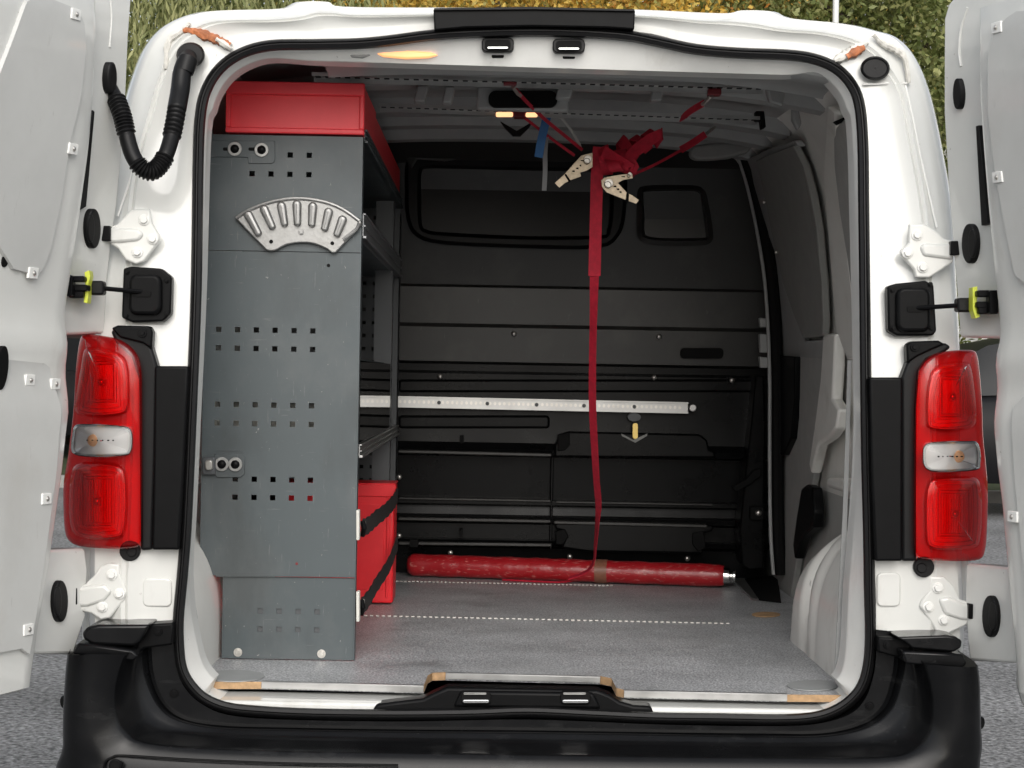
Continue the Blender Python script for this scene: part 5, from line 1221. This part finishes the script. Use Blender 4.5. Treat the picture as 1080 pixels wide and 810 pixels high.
BARK = mat('bark', (0.09,0.065,0.045), 0.9, var=0.4, vscale=12, bump=0.8, bscale=20, bdist=0.03)
def leaves_mesh(name, C, D, ln, wd, m, parent):
    """leaf quads at centres C with long axis D"""
    n = len(C); rnd = np.random.normal(size=(n,3)); S_ = np.cross(D, rnd); S_ /= np.linalg.norm(S_, axis=1)[:, None]
    l = ln*(0.7+0.6*np.random.rand(n))[:, None]; w_ = wd*(0.7+0.6*np.random.rand(n))[:, None]
    V = np.stack([C-D*l, C+S_*w_, C+D*l, C-S_*w_], 1).reshape(-1, 3)-np.array(OFF[parent])
    me = bpy.data.meshes.new(name); me.vertices.add(4*n); me.vertices.foreach_set('co', V.ravel())
    me.loops.add(4*n); me.loops.foreach_set('vertex_index', np.arange(4*n)); me.polygons.add(n); me.polygons.foreach_set('loop_start', np.arange(n)*4); me.update()
    return finish(name, me, m, parent, smooth=False)
def trunk(parent, base, h, r):
    m = MB(); pts = [Vector(base)+Vector((0.15*math.sin(k*1.3), 0.1*math.cos(k), h*k/5)) for k in range(6)]
    m.tube(pts, [r*(1-0.12*k) for k in range(6)], 10)
    for k in range(7):
        a = random.uniform(0, 6.28); s_ = pts[2+k % 4]; L = random.uniform(1.0, 2.0)
        m.tube([s_, s_+Vector((math.cos(a)*L*0.5, math.sin(a)*L*0.5, L*0.5)), s_+Vector((math.cos(a)*L, math.sin(a)*L, L*0.8))], [r*0.4, r*0.25, r*0.1], 6)
    m.build('trunk', BARK, parent)
def tree(x, y, zc, rx, rz_, m, lab, n=26000, ln=0.040, wd=0.022):
    t = thing('tree', (x,y,0), lab, 'tree', 'trees behind the van')
    trunk(t, (x,y,0), zc, 0.16)
    K = 46; cc = np.random.normal(size=(K,3)); cc /= np.linalg.norm(cc, axis=1)[:, None]; cc *= (0.25+0.75*np.random.rand(K)**0.5)[:, None]
    cc = cc*np.array([rx, rx, rz_])+np.array([x, y, zc])
    idx = np.random.randint(0, K, n); C = cc[idx]+np.random.normal(size=(n,3))*np.array([0.36,0.36,0.26])*rx/2.2
    D = np.random.normal(size=(n,3)); D[:,2] -= 0.4; D /= np.linalg.norm(D, axis=1)[:, None]
    leaves_mesh('crown', C, D, ln, wd, m, t)
LGREEN = leaf_mat('leaf_green', (0.10,0.13,0.03), (0.20,0.23,0.07), (0.34,0.34,0.13))
LYEL = leaf_mat('leaf_yellow', (0.62,0.36,0.05), (0.72,0.52,0.12), (0.32,0.31,0.09))
LORG = leaf_mat('leaf_orange', (0.58,0.24,0.05), (0.68,0.42,0.10), (0.38,0.34,0.10))
LWIL = leaf_mat('leaf_willow', (0.20,0.225,0.085), (0.33,0.34,0.14), (0.42,0.42,0.19))
for i, (u, Y, rx, m, lab) in enumerate(((300,17.5,2.6,LGREEN,'green tree with yellowing leaves right of the willow'),(455,18.5,2.4,LYEL,'yellow autumn tree behind the left of the roof edge'),(590,17,2.2,LYEL,'golden autumn tree behind the middle of the roof edge'),
                                       (735,18,2.4,LORG,'orange autumn tree behind the right of the roof edge'),(850,17.5,2.2,LGREEN,'green tree just left of the lamp post'),(950,17,2.6,LGREEN,'dense green tree at the right corner of the van roof'))):
    x = at(u, 5, Y).x; tree(x, Y, 4.7, rx, 2.6, m, lab)
for i, (u, m) in enumerate(((230,LGREEN),(390,LGREEN),(520,LORG),(665,LGREEN),(790,LYEL),(905,LGREEN),(60,LGREEN),(1010,LGREEN))):
    x = at(u, 5, 22).x; tree(x, 22.5+0.3*(i % 3), 5.0, 2.8, 3.4, m, ['green tree in the back row above the left shelf','green tree in the back row left of the yellow tree','orange tree in the back row above the ceiling lamps','green tree in the back row right of the golden tree','yellow tree in the back row behind the orange tree','green tree in the back row behind the lamp post','green tree in the back row behind the willow','green tree in the back row before the white building'][i], 24000, 0.05, 0.028)
# weeping willow on the left
wx = at(150, 40, 13).x-0.3
wl = thing('willow_tree', (wx,13.5,0), 'weeping willow with long hanging strands behind the left door', 'tree')
trunk(wl, (wx,13.5,0), 6.0, 0.22)
C = []; Dd = []; tw = MB()
for k in range(330):
    a = random.uniform(0, 6.283); rr_ = 2.6*math.sqrt(random.random()); x = wx+rr_*math.cos(a); y = 13.5+rr_*math.sin(a)*0.9; zt_ = 7.4-0.35*rr_**2*0.5+random.uniform(-0.4, 0.4); L = random.uniform(3.0, 5.6)
    L = min(L, zt_-0.6)
    ph = random.uniform(0, 6.28); n = int(L/0.05)
    for i in range(n):
        f = i/n; z = zt_-f*L
        C.append((x+0.10*math.sin(ph+f*4)+random.gauss(0, 0.035), y+0.08*math.cos(ph+f*3)+random.gauss(0, 0.035), z)); Dd.append((random.gauss(0, 0.35), random.gauss(0, 0.35), -1))
C = np.array(C); Dd = np.array(Dd); Dd /= np.linalg.norm(Dd, axis=1)[:, None]
leaves_mesh('crown', C, Dd, 0.055, 0.012, LWIL, wl)
# verge behind the parking place, hedge line
kb = boxo('kerb', (-30,14.6,0), (30,14.75,0.12), mat('kerb_stone', (0.32,0.31,0.29), 0.8, var=0.2, vscale=6), None); tag(kb, kind='structure')
gv = mk('verge', [(-40,14.75,0.10),(40,14.75,0.10),(40,60,0.10),(-40,60,0.10)], [(0,1,2,3)], mat('verge_grass', (0.06,0.08,0.025), 0.9, var=0.4, vscale=3, bump=0.8, bscale=30, bdist=0.05), smooth=False); tag(gv, kind='structure')
